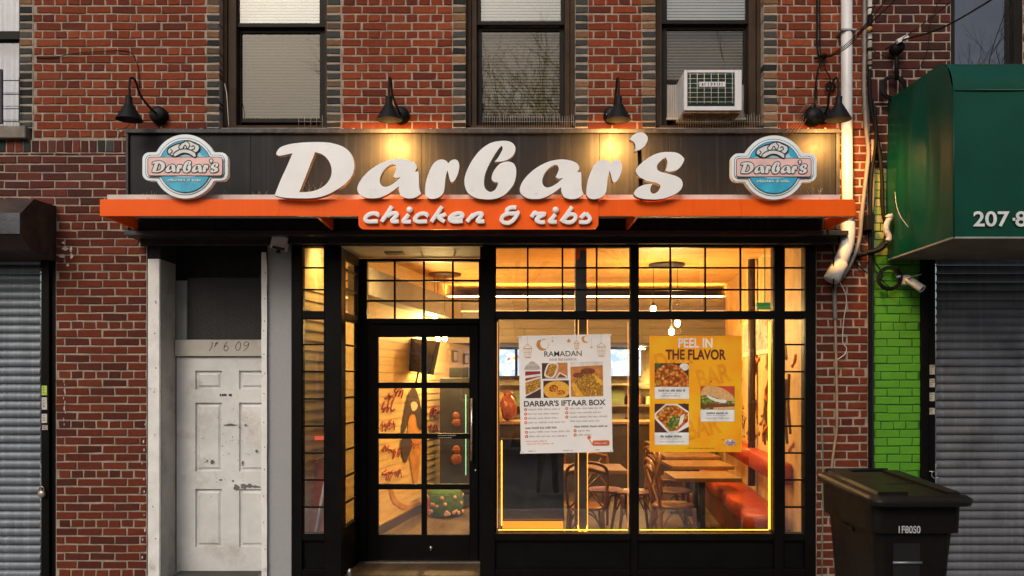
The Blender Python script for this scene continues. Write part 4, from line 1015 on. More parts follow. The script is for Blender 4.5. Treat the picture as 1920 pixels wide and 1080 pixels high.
# column in the window with led edges
t = thing('window_column', 'slim dark column inside the left display window with glowing edges', 'column', P(1093, 1000, .18))
m = MB(); m.bbox(PX(1079, .18), PX(1100, .18), .18, .30, 0, CZ, .003); m.build('post', M('brown black post', (.04, .028, .02), .5), t)
m = MB()
for x in (1084.5, 1101.5): m.tube([P(x, 996, .165), P(x, 600, .165)], .0036, 8)
m.build('led_strip', ledW, t)
m = MB(); m.tube(cr([P(1083.5, 985, .15), P(1086, 995, .15), P(1092, 998, .15), P(1099, 995, .15), P(1101.5, 985, .15)], 5), .006, 8); m.build('led_strip', ledY, t)
t = thing('window_led_frame', 'glowing amber led tube round the bottom and right edge of the display windows', 'led strip', P(1190, 1000, .06))
for (x0, y0, x1, y1, r_) in ((934, 993.5, 1177, 993.5, .0042), (1200, 993.5, 1441, 993.5, .0042), (1442.5, 992, 1442.5, 604, .009), (933, 990, 933, 604, .003), (1177.5, 990, 1177.5, 604, .003)):
    m = MB(); m.tube([P(x0, y0, .055), P(x1, y1, .055)], r_, 8); m.build('led_strip', ledY if r_ > .003 else E('faint led', (1, .36, .08), .7), t)
# dark low screen inside the left display window, glow along its left and lower edge
t = thing('window_screen', 'dark glossy panel with amber edge glow in the lower left of the display window', 'panel', P(1000, 1000, .22))
m = MB(); Y = .30; m.bbox(PX(938, Y), PX(1057, Y), Y, Y+.03, 0, PZ(823, Y), .003); m.build('screen_panel', M('black gloss panel', (.006, .005, .004), .32, var=.1, bump=0, rvar=.02, coat=1), t)
m = MB(); m.tube([P(940.5, 985, Y-.02), P(940.5, 826, Y-.02)], .004, 8); m.build('led_strip', E('amber led', (1, .34, .02), 6), t)
m = MB(); m.box(PX(942, Y-.012), PX(1056, Y-.012), Y-.012, Y-.004, PZ(991, Y), PZ(977, Y)); m.build('glow_band', E('orange glow band', (1, .22, .008), .95), t)  # glowing band stands in for the spill of the edge led on the panel
m = MB(); m.box(PX(930, .2), PX(936, .2), .1, .36, 0, PZ(600, .3)); m.build('side_return', M('brown black post', (1, 1, 1)), t)
# bright return panel at the right
m = MB(); qa, qb = (PX(1488, .55), .55), (PX(1513, .085), .085); m.prism([(qa[0], qa[1], 0), (qb[0], qb[1], 0), (qb[0]+.03, qb[1], 0), (qa[0]+.03, qa[1]+.02, 0)], (0, 0, 2.95)); tag(m.build('return_panel', M('pale orange panel', (.80, .50, .22), .6, var=.04)), 'flat pale orange return panel behind the narrow right side window', 'panel')

# menu screens
def screen_mat(name, seed):
    m = bpy.data.materials.new(name); m.use_nodes = True; t = m.node_tree; b = t.nodes['Principled BSDF']
    tc = t.nodes.new('ShaderNodeTexCoord').outputs['Object']
    n = _noise(t, tc, 4+seed, 3); c1 = _mix(t, _ramp(t, n, .45, .55), (.42, .62, .95), (.95, .96, .95))
    n2 = _noise(t, tc, 7+seed*1.3, 2); c2 = _mix(t, _ramp(t, n2, .66, .68), c1, (.75, .18, .14))
    n3 = _noise(t, tc, 5+seed*.8, 2); c3 = _mix(t, _ramp(t, n3, .68, .70), c2, (.85, .62, .15))
    t.links.new(c3, b.inputs['Emission Color']); b.inputs['Emission Strength'].default_value = .85; b.inputs['Base Color'].default_value = (.02, .02, .02, 1)
    return m
for k in range(4):
    x0 = -.62+.70*k+.0; t = thing('menu_screen', ('bright menu screen at the far left over the counter, left of the Ramadan poster', 'menu screen over the counter, hidden behind the Ramadan poster', 'menu screen over the counter just right of the Ramadan poster', 'rightmost menu screen over the counter, behind the yellow poster')[k], 'screen', (x0+.34, 6.2, 2.0), 'menu screens')
    m = MB(); m.bbox(x0, x0+.68, 6.2, 6.25, 1.74, 2.21, .004); m.build('bezel', M('black plastic', (1, 1, 1)), t)
    m = MB(); m.box(x0+.012, x0+.668, 6.193, 6.199, 1.755, 2.195); m.build('display', screen_mat('menu %d' % k, k), t)
# counter with shelves behind
t = thing('service_counter', 'dark service counter across the back of the restaurant', 'counter', (1, 5.0, 0))
m = MB(); m.bbox(-.55, 3.05, 5.0, 5.55, 0, 1.02, .01); m.build('counter_body', M('dark brown counter', (.05, .035, .022), .5, var=.3), t)
m = MB(); m.bbox(-.6, 3.05, 4.95, 5.6, 1.021, 1.06, .005); m.build('counter_top', M('wood counter top', (.35, .20, .09), .4), t)
t = thing('kitchen_shelf', 'steel kitchen shelf with boxes behind the counter', 'shelf', (1.6, 6.2, 0))
for z in (.9, 1.25, 1.6):
    m = MB(); m.box(-.3, 3.2, 6.1, 6.5, z, z+.03); m.build('shelf_board', M('steel shelf', (.3, .27, .22), .4, .5), t)
cols = [(.45, .10, .05), (.55, .35, .12), (.30, .28, .22), (.6, .5, .3), (.25, .08, .05), (.12, .16, .08)]
bm = [M('box colour %d' % i, c, .6, var=.15) for i, c in enumerate(cols)]; bn = ['brick red', 'tan', 'grey brown', 'pale beige', 'dark maroon', 'dark green']; oc = ['first', 'second', 'third', 'fourth', 'fifth', 'sixth', 'seventh', 'eighth', 'ninth', 'tenth', 'eleventh']
x = -.25; k = 0; nb = 0
pos = ['stack of goods']*1
while x < 3.1:
    for z in (.93, 1.28):
        wd = random.uniform(.12, .26); h = random.uniform(.10, .27)
        m = MB(); m.bbox(x, x+wd, 6.15, 6.4, z+.001, z+h, .004); bi = random.randrange(6); o = m.build('storage_box', bm[bi]); tag(o, '%s carton, %s from the left on the %s kitchen shelf' % (bn[bi], oc[min(nb//2, 10)], 'lower' if z < 1 else 'upper'), 'box', 'cartons on the kitchen shelf'); nb += 1
    x += .31
# gumball like red jar and register on the counter
t = thing('red_jar', 'round reddish jar figure on the counter at the left edge of the display window', 'jar', P(953, 790, 4.98+.2))
c = P(953, 770, 5.2); m = MB(); m.ball((c.x, 5.2, 1.27), .14, .14, .2, 14, .08); m.build('jar_body', M('red brown candy', (.35, .09, .045), .4, var=.5, scale=25), t)
m = MB(); m.lathe((c.x, 5.2, 1.46), [(.07, 0), (.075, .04), (0, .06)], 16); m.build('lid', M('red brown candy', (1, 1, 1)), t)
t = thing('yellow_bottle', 'small bright yellow bottle on the counter beside the red jar', 'bottle', (c.x-.15, 5.1, 1.06))
m = MB(); m.lathe((c.x-.13, 5.1, 1.061), [(0, 0), (.035, 0), (.037, .12), (.015, .17), (.013, .21), (0, .21)], 16); m.build('bottle_body', M('yellow bottle', (.75, .62, .05), .35), t)

# pendants
ceil_disc = M('pendant black metal', (.03, .025, .022), .5)
bulbW = E('bright bulb', (1, .72, .38), 38)
def pendant(cx, cy, drops, label, r=.21):
    c = P(cx, cy, 0); Y = (CZ-EYE)*F/(HY-cy)-CD; X = PX(cx, Y)
    t = thing('pendant_light', label, 'pendant light', (X, Y, CZ), 'ceiling pendants')
    m = MB(); m.lathe((X, Y, CZ-.002), [(0, -.03), (r-.02, -.03), (r, -.02), (r, 0)], 28, (0, 0, 1)); m.build('ceiling_plate', ceil_disc, t)
    for (px, py, dy) in drops:
        q = P(px, py, Y+dy); m = MB(); m.tube([(q.x, Y+dy, CZ-.02), (q.x, Y+dy, q.z+.07)], .004, 6); cd_ = m.build('cord', ceil_disc, t)
        m = MB(); m.lathe((q.x, Y+dy, q.z), [(0, .075), (.02, .07), (.022, .03), (0, .03)], 12); m.build('socket', ceil_disc, cd_)
        m = MB(); m.ball((q.x, Y+dy, q.z), .034, .034, .042, 14); m.build('bulb', bulbW, cd_)
        l = bpy.data.lights.new('bulb_light', 'POINT'); l.energy = 30; l.color = (1, .62, .21); l.shadow_soft_size = .05
        lo = bpy.data.objects.new('bulb_light', l); col.objects.link(lo); lo.parent = t; lo.location = Vector((q.x, Y+dy-.0, q.z-.09))-t.location
pendant(834, 513, [(815, 594, 0), (821, 634, .1), (834, 634, -.05)], 'dark disc pendant with three bulbs seen through the door transom')
pendant(1250, 495, [(1225, 579, 0), (1259, 622, .1), (1270, 606, -.05)], 'dark disc pendant with three bulbs above the dining tables')
for (lx, ly, e, lab) in ((.35, .75, 30, 'added ceiling lamp behind the left transom window'), (1.75, .75, 34, 'added ceiling lamp behind the right transom window'), (-.95, .86, 52, 'added ceiling lamp just inside the door'), (-1.62, .30, 26, 'added ceiling lamp in the nook behind the narrow left window'), (.7, 5.9, 80, 'added lamp over the kitchen, behind the bulkhead on the left'), (2.1, 5.9, 80, 'added lamp over the kitchen, behind the bulkhead on the right')):  # unseen lamps added to brighten the room, the nook and the kitchen
    CZl = 2.2 if ly > 5 else CZ; t = thing('added_downlight', 'small round '+lab, 'added_downlight', (lx, ly, CZl), 'added ceiling lamps')
    m = MB(); m.lathe((lx, ly, CZl-.001), [(0, -.004), (.05, -.004), (.06, -.012), (.065, 0)], 20); m.build('lens', bulbW, t)
    l = bpy.data.lights.new('added_down_light', 'SPOT'); l.energy = e*2.2; l.color = (1, .61, .19); l.spot_size = R(150) if lx > -1.5 else R(95); l.spot_blend = .9; l.shadow_soft_size = .08
    lo = bpy.data.objects.new('added_down_light', l); col.objects.link(lo); lo.parent = t; lo.location = (0, 0, -.03)
# uplight strip on top of the bulkhead: washes the ceiling
for (x0, x1, y, z) in ((-.9, 3.0, bz0-.015, 2.875),):
    l = bpy.data.lights.new('cove_glow', 'AREA'); l.shape = 'RECTANGLE'; l.size = x1-x0; l.size_y = .03; l.energy = 55; l.color = (1, .56, .16)
    lo = bpy.data.objects.new('cove_glow', l); col.objects.link(lo); lo.location = ((x0+x1)/2, y-.02, z); lo.rotation_euler = (R(180-35), 0, 0)

# furniture
woodC = M('bentwood honey brown', (.20, .078, .018), .35, var=.25, scale=9, bump=.05, coat=.2, sc3=(1, 1, .3))
woodT = M('table top wood', (.26, .14, .045), .35, var=.25, scale=4, bump=.04, sc3=(1, 8, 1), coat=.2)
ironM = M('black iron', (.015, .013, .012), .5)
def make_chair(label, loc, rz):
    t = thing('bentwood_chair', label, 'chair', (0, 0, 0), 'bentwood chairs')
    m = MB(); m.lathe((0, 0, .45), [(0, .012), (.17, .010), (.195, .018), (.205, .008), (.20, -.012), (0, -.016)], 24); m.build('seat', woodC, t)
    # front is +x; back at -x
    m = MB(); arc = [Vector((-.17, -.17, .44)), Vector((-.20, -.19, .62)), Vector((-.235, -.20, .80)), Vector((-.25, -.14, .885)), Vector((-.255, 0, .91)), Vector((-.25, .14, .885)), Vector((-.235, .20, .80)), Vector((-.20, .19, .62)), Vector((-.17, .17, .44))]
    m.tube(cr(arc, 5), .016, 8)
    m.tube(cr([Vector((-.235, -.19, .80)), Vector((-.25, 0, .845)), Vector((-.235, .19, .80))], 5), .02, 8, )
    m.tube(cr([Vector((-.18, -.16, .47)), Vector((-.215, 0, .66)), Vector((-.245, .16, .82))], 5), .009, 6); m.tube(cr([Vector((-.18, .16, .47)), Vector((-.213, 0, .66)), Vector((-.245, -.16, .82))], 5), .009, 6)
    m.build('backrest', woodC, t)
    for sx, sy in ((-1, -1), (-1, 1), (1, -1), (1, 1)):
        m = MB(); m.tube(cr([Vector((.16*sx, .15*sy, .445)), Vector((.175*sx, .165*sy, .25)), Vector((.21*sx, .19*sy, 0.006))], 4), [.016+.006*(1-i/8) for i in range(9)], 8); m.build('leg', woodC, t)
    m = MB()
    for s in (-1, 1):
        m.tube(cr([Vector((.18*s, -.16, .22)), Vector((.165*s, -.09, .36)), Vector((.16*s, 0, .415)), Vector((.165*s, .09, .36)), Vector((.18*s, .16, .22))], 4), .009, 6)
        m.tube(cr([Vector((-.16, .165*s, .22)), Vector((-.09, .155*s, .36)), Vector((0, .15*s, .415)), Vector((.09, .155*s, .36)), Vector((.16, .165*s, .22))], 4), .009, 6)
    m.build('stretcher', woodC, t)
    t.location = loc; t.rotation_euler = (0, 0, rz); return t
ch0 = make_chair('bentwood chair nearest the glass, facing the first dining table', (1.60, 1.06, 0), R(3))
def chair(loc, rz, label):
    c = copy_tree(ch0); c.location = loc; c.rotation_euler = (0, 0, rz); c['label'] = label; return c
chair((1.80, 2.05, 0), R(5), 'bentwood chair at the second dining table, behind the nearest chair')
chair((1.35, 1.95, 0), R(185), 'bentwood chair seen through the dark mullion, its back to the tables')
chair((1.95, 3.1, 0), R(8), 'bentwood chair at the third dining table, farthest right')
chair((.72, .98, 0), R(88), 'bentwood chair seen from behind in the left display window, below the Ramadan poster')
chair((1.05, 2.1, 0), R(-60), 'bentwood chair beyond the table in the left display window')
chair((.40, 2.9, 0), R(100), 'bentwood chair farther back, mostly behind the dark screen panel')
def table(x, y, wx, wy, label):
    t = thing('dining_table', label, 'table', (x, y, 0), 'wooden dining tables')
    m = MB(); m.bbox(x-wx/2, x+wx/2, y-wy/2, y+wy/2, .715, .755, .004); m.build('table_top', woodT, t)
    m = MB(); m.tube([(x, y, .02), (x, y, .714)], .035, 12); m.build('pedestal', ironM, t)
    m = MB(); m.bbox(x-.22, x+.22, y-.03, y+.03, .006, .03); m.bbox(x-.03, x+.03, y-.22, y-.031, .006, .029); m.bbox(x-.03, x+.03, y+.031, y+.22, .006, .029); m.build('base', ironM, t)
    return t
table(1.88, 1.06, .64, .56, 'wooden dining table nearest the glass by the red bench')
table(2.08, 2.1, .68, .62, 'second wooden dining table from the glass by the red bench')
table(2.22, 3.15, .68, .62, 'third wooden dining table from the glass by the red bench')
table(.78, 1.72, .85, .60, 'wooden table behind the column in the left display window')
# red bench along the right wall
t = thing('banquette', 'long orange red padded bench along the right wall', 'bench', (2.3, 2, 0))
redM = M('orange red vinyl', (.42, .050, .010), .38, var=.15, scale=3, bump=.06, bscale=14)
def slant(m, x_off0, x_off1, y0, y1, z0, z1, k=.125, b=.03):
    p = [(wr(y0)+x_off0, y0), (wr(y0)+x_off1, y0), (wr(y1)+x_off1, y1), (wr(y1)+x_off0, y1)]
    v = [(x, y, z0) for x, y in p]+[(x, y, z1-b) for x, y in p]
    cx = sum(q[0] for q in p)/4; ins = [(p[0][0]+b, p[0][1]+b), (p[1][0]-b*.3, p[1][1]+b), (p[2][0]-b*.3, p[2][1]-b), (p[3][0]+b, p[3][1]-b)]
    v += [(x+(0 if j in (1, 2) else -b*.7), y+(-b*.7 if j < 2 else b*.7), z1-b*.3) for j, (x, y) in enumerate(ins)]+[(x, y, z1) for x, y in ins]
    f = [(0, 3, 2, 1)]
    for r_ in range(3):
        for i in range(4): n_ = (i+1) % 4; f.append((4*r_+i, 4*r_+n_, 4*r_+4+n_, 4*r_+4+i))
    f.append((12, 13, 14, 15)); m.smooth = True; m.add(v, f); m.smooth = False
for y0, y1 in ((.42, 1.9), (1.905, 3.4), (3.405, 4.6)):
    m = MB(); slant(m, -.42, -.06, y0, y1, .33, .47); m.build('seat_cushion', redM, t)
    m = MB(); slant(m, -.13, -.01, y0, y1, .74, .93, b=.025); m.build('backrest_cushion', redM, t)
m = MB()
p = [(wr(.44)-.38, .44), (wr(.44)-.02, .44), (wr(4.6)-.02, 4.6), (wr(4.6)-.38, 4.6)]; m.prism([(x, y, .006) for x, y in p], (0, 0, .32)); m.build('bench_base', M('dark red plinth', (.10, .016, .008), .5), t)
# pipe column and mural strokes on the right wall
m = MB()
for y0, z0, y1, z1 in ((1.5, 1.05, 1.55, 1.6), (1.62, 1.0, 1.60, 1.55), (2.2, 1.1, 2.5, 1.3), (2.5, 1.5, 2.2, 1.75), (3.0, 1.1, 3.2, 1.6), (.5, 1.2, .55, 1.75), (.62, 1.1, .66, 1.7), (.8, 1.0, .78, 1.25), (.9, 1.0, .95, 1.22), (1.1, 1.02, 1.2, 1.3)):
    m.tube(cr([Vector((wr(y0)-.004, y0, z0)), Vector((wr((y0+y1)/2)-.004, (y0+y1)/2+.05, (z0+z1)/2)), Vector((wr(y1)-.004, y1, z1))], 5), [random.uniform(.008, .02) for _ in range(11)], 6)
rm = random.Random(5); m.mi = 1
for _ in range(34):
    y0 = rm.uniform(.4, 3.6); z0 = rm.uniform(1.0, 2.5); y1 = y0+rm.uniform(-.25, .25); z1 = z0+rm.uniform(-.3, .3); m.mi = rm.choice((1, 1, 2))
    m.tube(cr([Vector((wr(y0)-.003, y0, z0)), Vector((wr((y0+y1)/2)-.003, (y0+y1)/2+rm.uniform(-.1, .1), (z0+z1)/2+rm.uniform(-.1, .1))), Vector((wr(y1)-.003, y1, z1))], 5), [rm.uniform(.006, .028) for _ in range(11)], 6)
tag(m.build('wall_mural', [M('dark brown brush strokes', (.09, .04, .015), .7, bump=0), M('burnt orange strokes', (.50, .16, .03), .7, bump=0), M('olive strokes', (.30, .22, .08), .7, bump=0)]), 'dark brush strokes painted on the yellow right wall above the bench', 'mural')
m = MB(); m.tube([(wr(2.1)-.06, 2.1, .5), (wr(2.1)-.06, 2.1, CZ)], .04, 12); tag(m.build('wall_pipe', M('brown black post', (1, 1, 1))), 'dark vertical pipe against the right wall beyond the yellow poster', 'pipe')
# framed picture high on the right wall
t = thing('picture_frame', 'large pale framed print high on the right wall beside the yellow poster', 'picture', (wr(1.2), 1.2, 2))
p0 = PR(1396, 602); p1 = PR(1447, 602)
ya, yb_ = 2.88, 1.35
for (o, y0, y1, z0, z1, mm, nm) in ((-.02, ya, yb_, 1.97, 2.40, M('pale gold frame', (.72, .58, .38), .4), 'frame'), (-.024, ya-.07, yb_+.07, 2.02, 2.35, M('print paper', (.42, .36, .30), .3, var=.5, scale=4), 'print')):
    m = MB(); m.prism([(wr(y0)+o, y0, z0), (wr(y1)+o, y1, z0), (wr(y1)+o, y1, z1), (wr(y0)+o, y0, z1)], (.004 if nm == 'print' else .018, 0, 0)); m.build(nm, mm, t)
# exit sign, green
t = thing('exit_sign', 'small dark green exit sign hanging in the right transom', 'exit sign', P(1432, 573, 1.2))
m = MB(); m.bbox(PX(1419, 1.2), PX(1448, 1.2), 1.2, 1.24, PZ(580, 1.2), PZ(567, 1.2)); m.tube([P(1434, 567, 1.22), Vector((PX(1434, 1.22), 1.22, CZ))], .006, 6); m.build('sign_box', E('exit green', (.006, .11, .02), .7), t)
# left wall mural: black figure-like brush shape, orange drip and red scrawl
def wpoly(mb, pts, off):
    L = [PL(p.x, p.y, off) for p in cr(pts, 4, True)]; n = len(mb.v); mb.v += [tuple(v) for v in L]; mb.face(list(range(n, n+len(L))))
m = MB(); m.mi = 0
wpoly(m, [(769,726),(777,732),(784,755),(789,790),(787,806),(779,800),(776,781),(770,776),(764,782),(758,800),(753,812),(749,808),(754,775),(760,745)], .026)
wpoly(m, [(746,835),(751,822),(762,818),(770,832),(762,856),(756,868),(749,850)], .024)
m.mi = 1; wpoly(m, [(768,760),(777,758),(783,790),(786,840),(780,900),(774,912),(768,880),(762,830),(762,790)], .022)
m.mi = 1
wpoly(m, [(727, 918), (731, 935), (742, 949), (762, 956), (788, 948), (788, 940), (764, 947), (748, 942), (738, 931), (733, 917)], .019)
m.mi = 3; wpoly(m, [(766,757),(773,753),(779,759),(776,768),(769,770)], .028)
m.mi = 2
for x0, y0, sc_ in ((718, 765, 1.4), (712, 800, 1.0), (724, 795, 1.1), (716, 842, 1), (732, 850, 1.2), (718, 890, 1.1), (738, 887, .9), (722, 745, 1.0), (806, 770, 1.2), (806, 800, 1), (770, 835, .8), (738, 735, 1.2)):
    for k in range(3):
        xx = x0+k*5*sc_; j_ = lambda q: random.uniform(-q, q); m.tube(cr([PL(xx+1.5+j_(3), y0+(-7+j_(3))*sc_, .023), PL(xx-3+j_(3), y0+j_(4), .023), PL(xx+3+j_(3), y0-2+j_(4), .023), PL(xx-1+j_(3), y0+(7+j_(3))*sc_, .023)], 4), .006*sc_, 6)
tag(m.build('wall_mural', [M('charcoal brush', (.06, .04, .03), .7, bump=0), M('orange brush', (.60, .30, .07), .6, bump=0), M('red brush', (.32, .030, .012), .6, bump=0), M('cream brush', (.75, .6, .4), .6, bump=0)]), 'painted black, orange and red mural on the cream clapboard wall behind the door', 'mural')
# tv on the left wall, tilted
t = thing('television', 'dark television tilted down from the clapboard wall, seen through the upper door panes', 'television', PL(770, 665, .3))
q = [P(762, 632, 3.0), P(819, 640, 2.35), P(806, 702, 2.3), P(757, 694, 2.95)]
ex = (q[1]-q[0]).cross(q[3]-q[0]).normalized()*.05
m = MB(); m.prism(q, ex); m.build('tv_body', M('black plastic', (1, 1, 1)), t)
cc_ = sum(q, Vector())/4; m = MB(); nrm = (q[1]-q[0]).cross(q[3]-q[0]).normalized()
s2 = [cc_+(v-cc_)*.94-nrm*.003 for v in q]; m.prism(s2, nrm*.002)
m.build('tv_screen', M('dark screen glass', (.05, .045, .05), .12, var=.3, scale=3, bump=0), t)
m = MB(); m.tube([cc_+nrm*.05, PL(775, 690, .03)], .02, 8); m.tube([cc_+nrm*.04, cc_+Vector((-.05, .1, -.35))], .012, 8); m.build('tv_arm', ironM, t)
# speaker up on the left
t = thing('wall_speaker', 'black box speaker high on the left wall in the door transom', 'speaker', PL(697, 540, .1))
m = MB(); m.bbox(PX(689, 1.75), PX(706, 1.75), 1.75, 1.95, PZ(554, 1.75), PZ(521, 1.75), .006); m.build('speaker_box', M('black plastic', (1, 1, 1)), t)
# two small frames on the left wall, farther back
for k, (px, py) in enumerate(((849, 668), (870, 673))):
    t = thing('picture_frame', ('small dark frame with pale print, left one on the far clapboard wall', 'small dark frame, right one on the far clapboard wall')[k], 'picture', PL(px, py))
    a_, b_ = PL(px-4.2, py, .03), PL(px+4.2, py, .03); h_ = .085
    m = MB(); m.prism([a_+Vector((0, 0, -h_)), b_+Vector((0, 0, -h_)), b_+Vector((0, 0, h_)), a_+Vector((0, 0, h_))], Vector((.012, -.002, 0))); m.build('frame', ironM, t)
    m = MB(); c_ = (a_+b_)/2; m.prism([c_+(v-c_)*.75+Vector((.013, -.002, 0)) for v in (a_+Vector((0, 0, -h_)), b_+Vector((0, 0, -h_)), b_+Vector((0, 0, h_)), a_+Vector((0, 0, h_)))], Vector((.002, 0, 0))); m.build('print', M('cream print', (.6, .5, .35), .6, var=.2, scale=9), t)
# drinks cooler
CX = P(851, 800, 3.6)
t = thing('drinks_cooler', 'tall dark drinks cooler with greenish light strip behind the door', 'cooler', (CX.x, 3.6, 0))
x0, x1 = PX(824, 3.45), PX(880, 3.45); Y = 3.45
m = MB(); m.bbox(x0, x1, Y+.04, Y+.55, .03, 1.72, .01); m.build('cabinet', M('cooler black', (.03, .03, .032), .4), t)
m = MB(); m.bbox(x0+.005, x1-.005, Y, Y+.038, .22, 1.60, .004); m.build('glass_door', M('cooler glass', (.05, .05, .055), .1, var=.3, scale=2, bump=0), t)
m = MB(); m.box(x1-.052, x1-.040, Y-.006, Y-.001, .45, 1.50); m.build('light_strip', E('mint led', (.28, .80, .52), .45), t)
m = MB()
for zz, rr_ in ((.78, .055), (.66, .075), (1.13, .06), (1.22, .05)): m.ball((x0+.22, Y-.012, zz), rr_, .012, rr_, 12, .1)
m.build('door_print', M('orange print', (.22, .07, .02), .5, var=.4, scale=20), t)
m = MB(); m.bbox(x0+.12, x1-.02, Y+.05, Y+.45, 1.722, 1.86, .01); tag(m.build('appliance', M('black plastic', (1, 1, 1))), 'black appliance box standing on top of the drinks cooler', 'appliance')
# floral pouf
t = thing('floral_pouf', 'green flower patterned padded stool on the floor in front of the cooler', 'stool', P(832, 960, 3.0))
Y = 3.0; c = P(834, 942, Y)
m = MB(); prof = [(0, -.16), (.20, -.16), (.225, -.13), (.235, 0), (.225, .12), (.19, .155), (0, .16)]; m.lathe((c.x, Y, .166), prof, 28); pf = m.build('cushion_body', M('green floral cloth', (.05, .13, .045), .8, var=.4, scale=18), t)
m = MB()
for k in range(26):
    a_ = R(random.uniform(180, 360)); zz = random.choice((.07, .16, .25))+random.uniform(-.02, .02); r_ = .236
    m.lathe((c.x+r_*math.cos(a_), Y+r_*math.sin(a_), zz), [(0, .004), (.022, .003), (.026, -.01)], 8, (math.cos(a_), math.sin(a_), 0))
m.build('flower_print', M('pink white flowers', (.62, .40, .34), .8, var=.4, scale=5), pf)
t = thing('red_bag', 'small red shopping bag beside the flowered stool', 'bag', P(806, 955, 3.0))
m = MB(); m.bbox(PX(801, 2.85), PX(813, 2.85), 2.85, 2.95, .006, .24, .01); m.tube(cr([Vector((PX(804, 2.85), 2.9, .24)), Vector((PX(807, 2.85), 2.9, .33)), Vector((PX(810, 2.85), 2.9, .24))], 4), .005, 6); m.build('bag_body', M('red bag', (.5, .07, .03), .6), t)
# leaning sandwich board in the narrow left side window
t = thing('sandwich_board', 'orange sandwich board with white edge leaning behind the narrow left side window', 'sandwich board', P(592, 1000, .25))
q = [P(576, 1045, .16), P(606, 1045, .14), P(613, 862, .30), P(588, 870, .32)]
m = MB(); m.prism(q, (0, .02, 0)); m.build('board', M('orange board', (.62, .09, .02), .5, var=.15), t)
m = MB(); m.tube([P(586, 1030, .12), P(612, 890, .22)], .014, 6); m.build('white_edge', M('white plastic edge', (.72, .70, .66), .5), t)
m = MB(); m.tube([P(583, 1000, .26), P(583, 866, .30), P(610, 856, .30)], .007, 6); m.build('board_frame', M('grey edge', (.3, .3, .28), .5), t)
m = MB(); m.box(PX(589, .3), PX(607, .3), .300, .31, PZ(825, .3), PZ(818, .3)); tag(m.build('neon_strip', E('red neon', (1, .12, .05), .5)), 'small glowing red strip seen in the narrow left side window', 'light strip')

# ------------------------------------------------------------------ posters on the inside of the glass
PYY = .0085
paper = M('poster paper', (.93, .91, .89), .5, var=.03, bump=0, trans=.12)
def food(name, cols_, scale, ang=0):
    if name in MATS: return MATS[name]
    m = bpy.data.materials.new(name); m.use_nodes = True; t = m.node_tree; b = t.nodes['Principled BSDF']
    tc = t.nodes.new('ShaderNodeTexCoord').outputs['Object']
    v = t.nodes.new('ShaderNodeTexVoronoi'); v.inputs['Scale'].default_value = scale; v.inputs['Randomness'].default_value = 1
    dn = t.nodes.new('ShaderNodeTexNoise'); dn.inputs['Scale'].default_value = scale*.7; t.links.new(tc, dn.inputs[0])
    va = t.nodes.new('ShaderNodeVectorMath'); va.operation = 'SCALE'; va.inputs['Scale'].default_value = .9/scale; t.links.new(dn.outputs['Color'], va.inputs[0])
    vb = t.nodes.new('ShaderNodeVectorMath'); vb.operation = 'ADD'; t.links.new(tc, vb.inputs[0]); t.links.new(va.outputs[0], vb.inputs[1]); t.links.new(vb.outputs[0], v.inputs['Vector'])
    sp = t.nodes.new('ShaderNodeSeparateColor'); t.links.new(v.outputs['Color'], sp.inputs[0])
    r = t.nodes.new('ShaderNodeValToRGB'); cr_ = r.color_ramp
    for i, c in enumerate(cols_):
        e = cr_.elements[i] if i < 2 else cr_.elements.new(i/(len(cols_)-1))
        e.position = i/(len(cols_)-1); e.color = (*c, 1)
    t.links.new(sp.outputs[0], r.inputs[0])
    d = _ramp(t, v.outputs['Distance'], .25, .75)
    c1 = _mix(t, d, r.outputs[0], tuple(x*.35 for x in cols_[0]))
    t.links.new(c1, b.inputs['Base Color']); b.inputs['Roughness'].default_value = .4
    tr = t.nodes.new('ShaderNodeBsdfTranslucent'); t.links.new(c1, tr.inputs[0]); mx = t.nodes.new('ShaderNodeMixShader'); mx.inputs[0].default_value = .0
    t.links.new(b.outputs[0], mx.inputs[1]); t.links.new(tr.outputs[0], mx.inputs[2]); t.links.new(mx.outputs[0], t.nodes['Material Output'].inputs[0])
    MATS[name] = m; return m
FRY = [(.70, .14, .012), (.85, .30, .04), (.80, .20, .02), (.95, .50, .10), (.32, .06, .01)]
RICE = [(.85, .38, .03), (.50, .17, .02), (.95, .60, .10), (.24, .07, .01), (.80, .45, .08)]
GREEN = [(.16, .26, .02), (.40, .48, .06), (.05, .10, .01), (.70, .68, .25)]
inkM = M('poster ink black', (.025, .018, .016), .5, bump=0); inkO = M('poster ink ochre', (.62, .30, .06), .5, bump=0); inkG = M('poster ink grey', (.22, .19, .18), .5, bump=0); inkR = M('poster ink orange red', (.72, .13, .03), .5, bump=0)
redW = M('photo red cloth', (.28, .02, .03), .5); dkW = M('photo dark table', (.07, .02, .015), .5); plW = M('photo white dish', (.80, .72, .66), .4); wdW = M('photo table wood', (.55, .20, .04), .5, var=.3, scale=20)
yeW = M('photo gold rice', (.80, .40, .04), .5, var=.2, scale=60); brW = M('photo brown meat', (.20, .05, .015), .5, var=.4, scale=60); bnW = M('photo bread', (.72, .40, .15), .5, var=.15, scale=40)
LV = .0007
def poly(m, pts, k, mi, Y=PYY): m.mi = mi; sheet(m, pts, Y-.003-LV*k)
def line(m, x0, y0, x1, y1, wd, k, mi, Y=PYY):
    d = Vector((x1-x0, y1-y0)).normalized()*wd/2; poly(m, [(x0-d.y, y0+d.x), (x1-d.y, y1+d.x), (x1+d.y, y1-d.x), (x0+d.y, y0-d.x)], k, mi, Y)
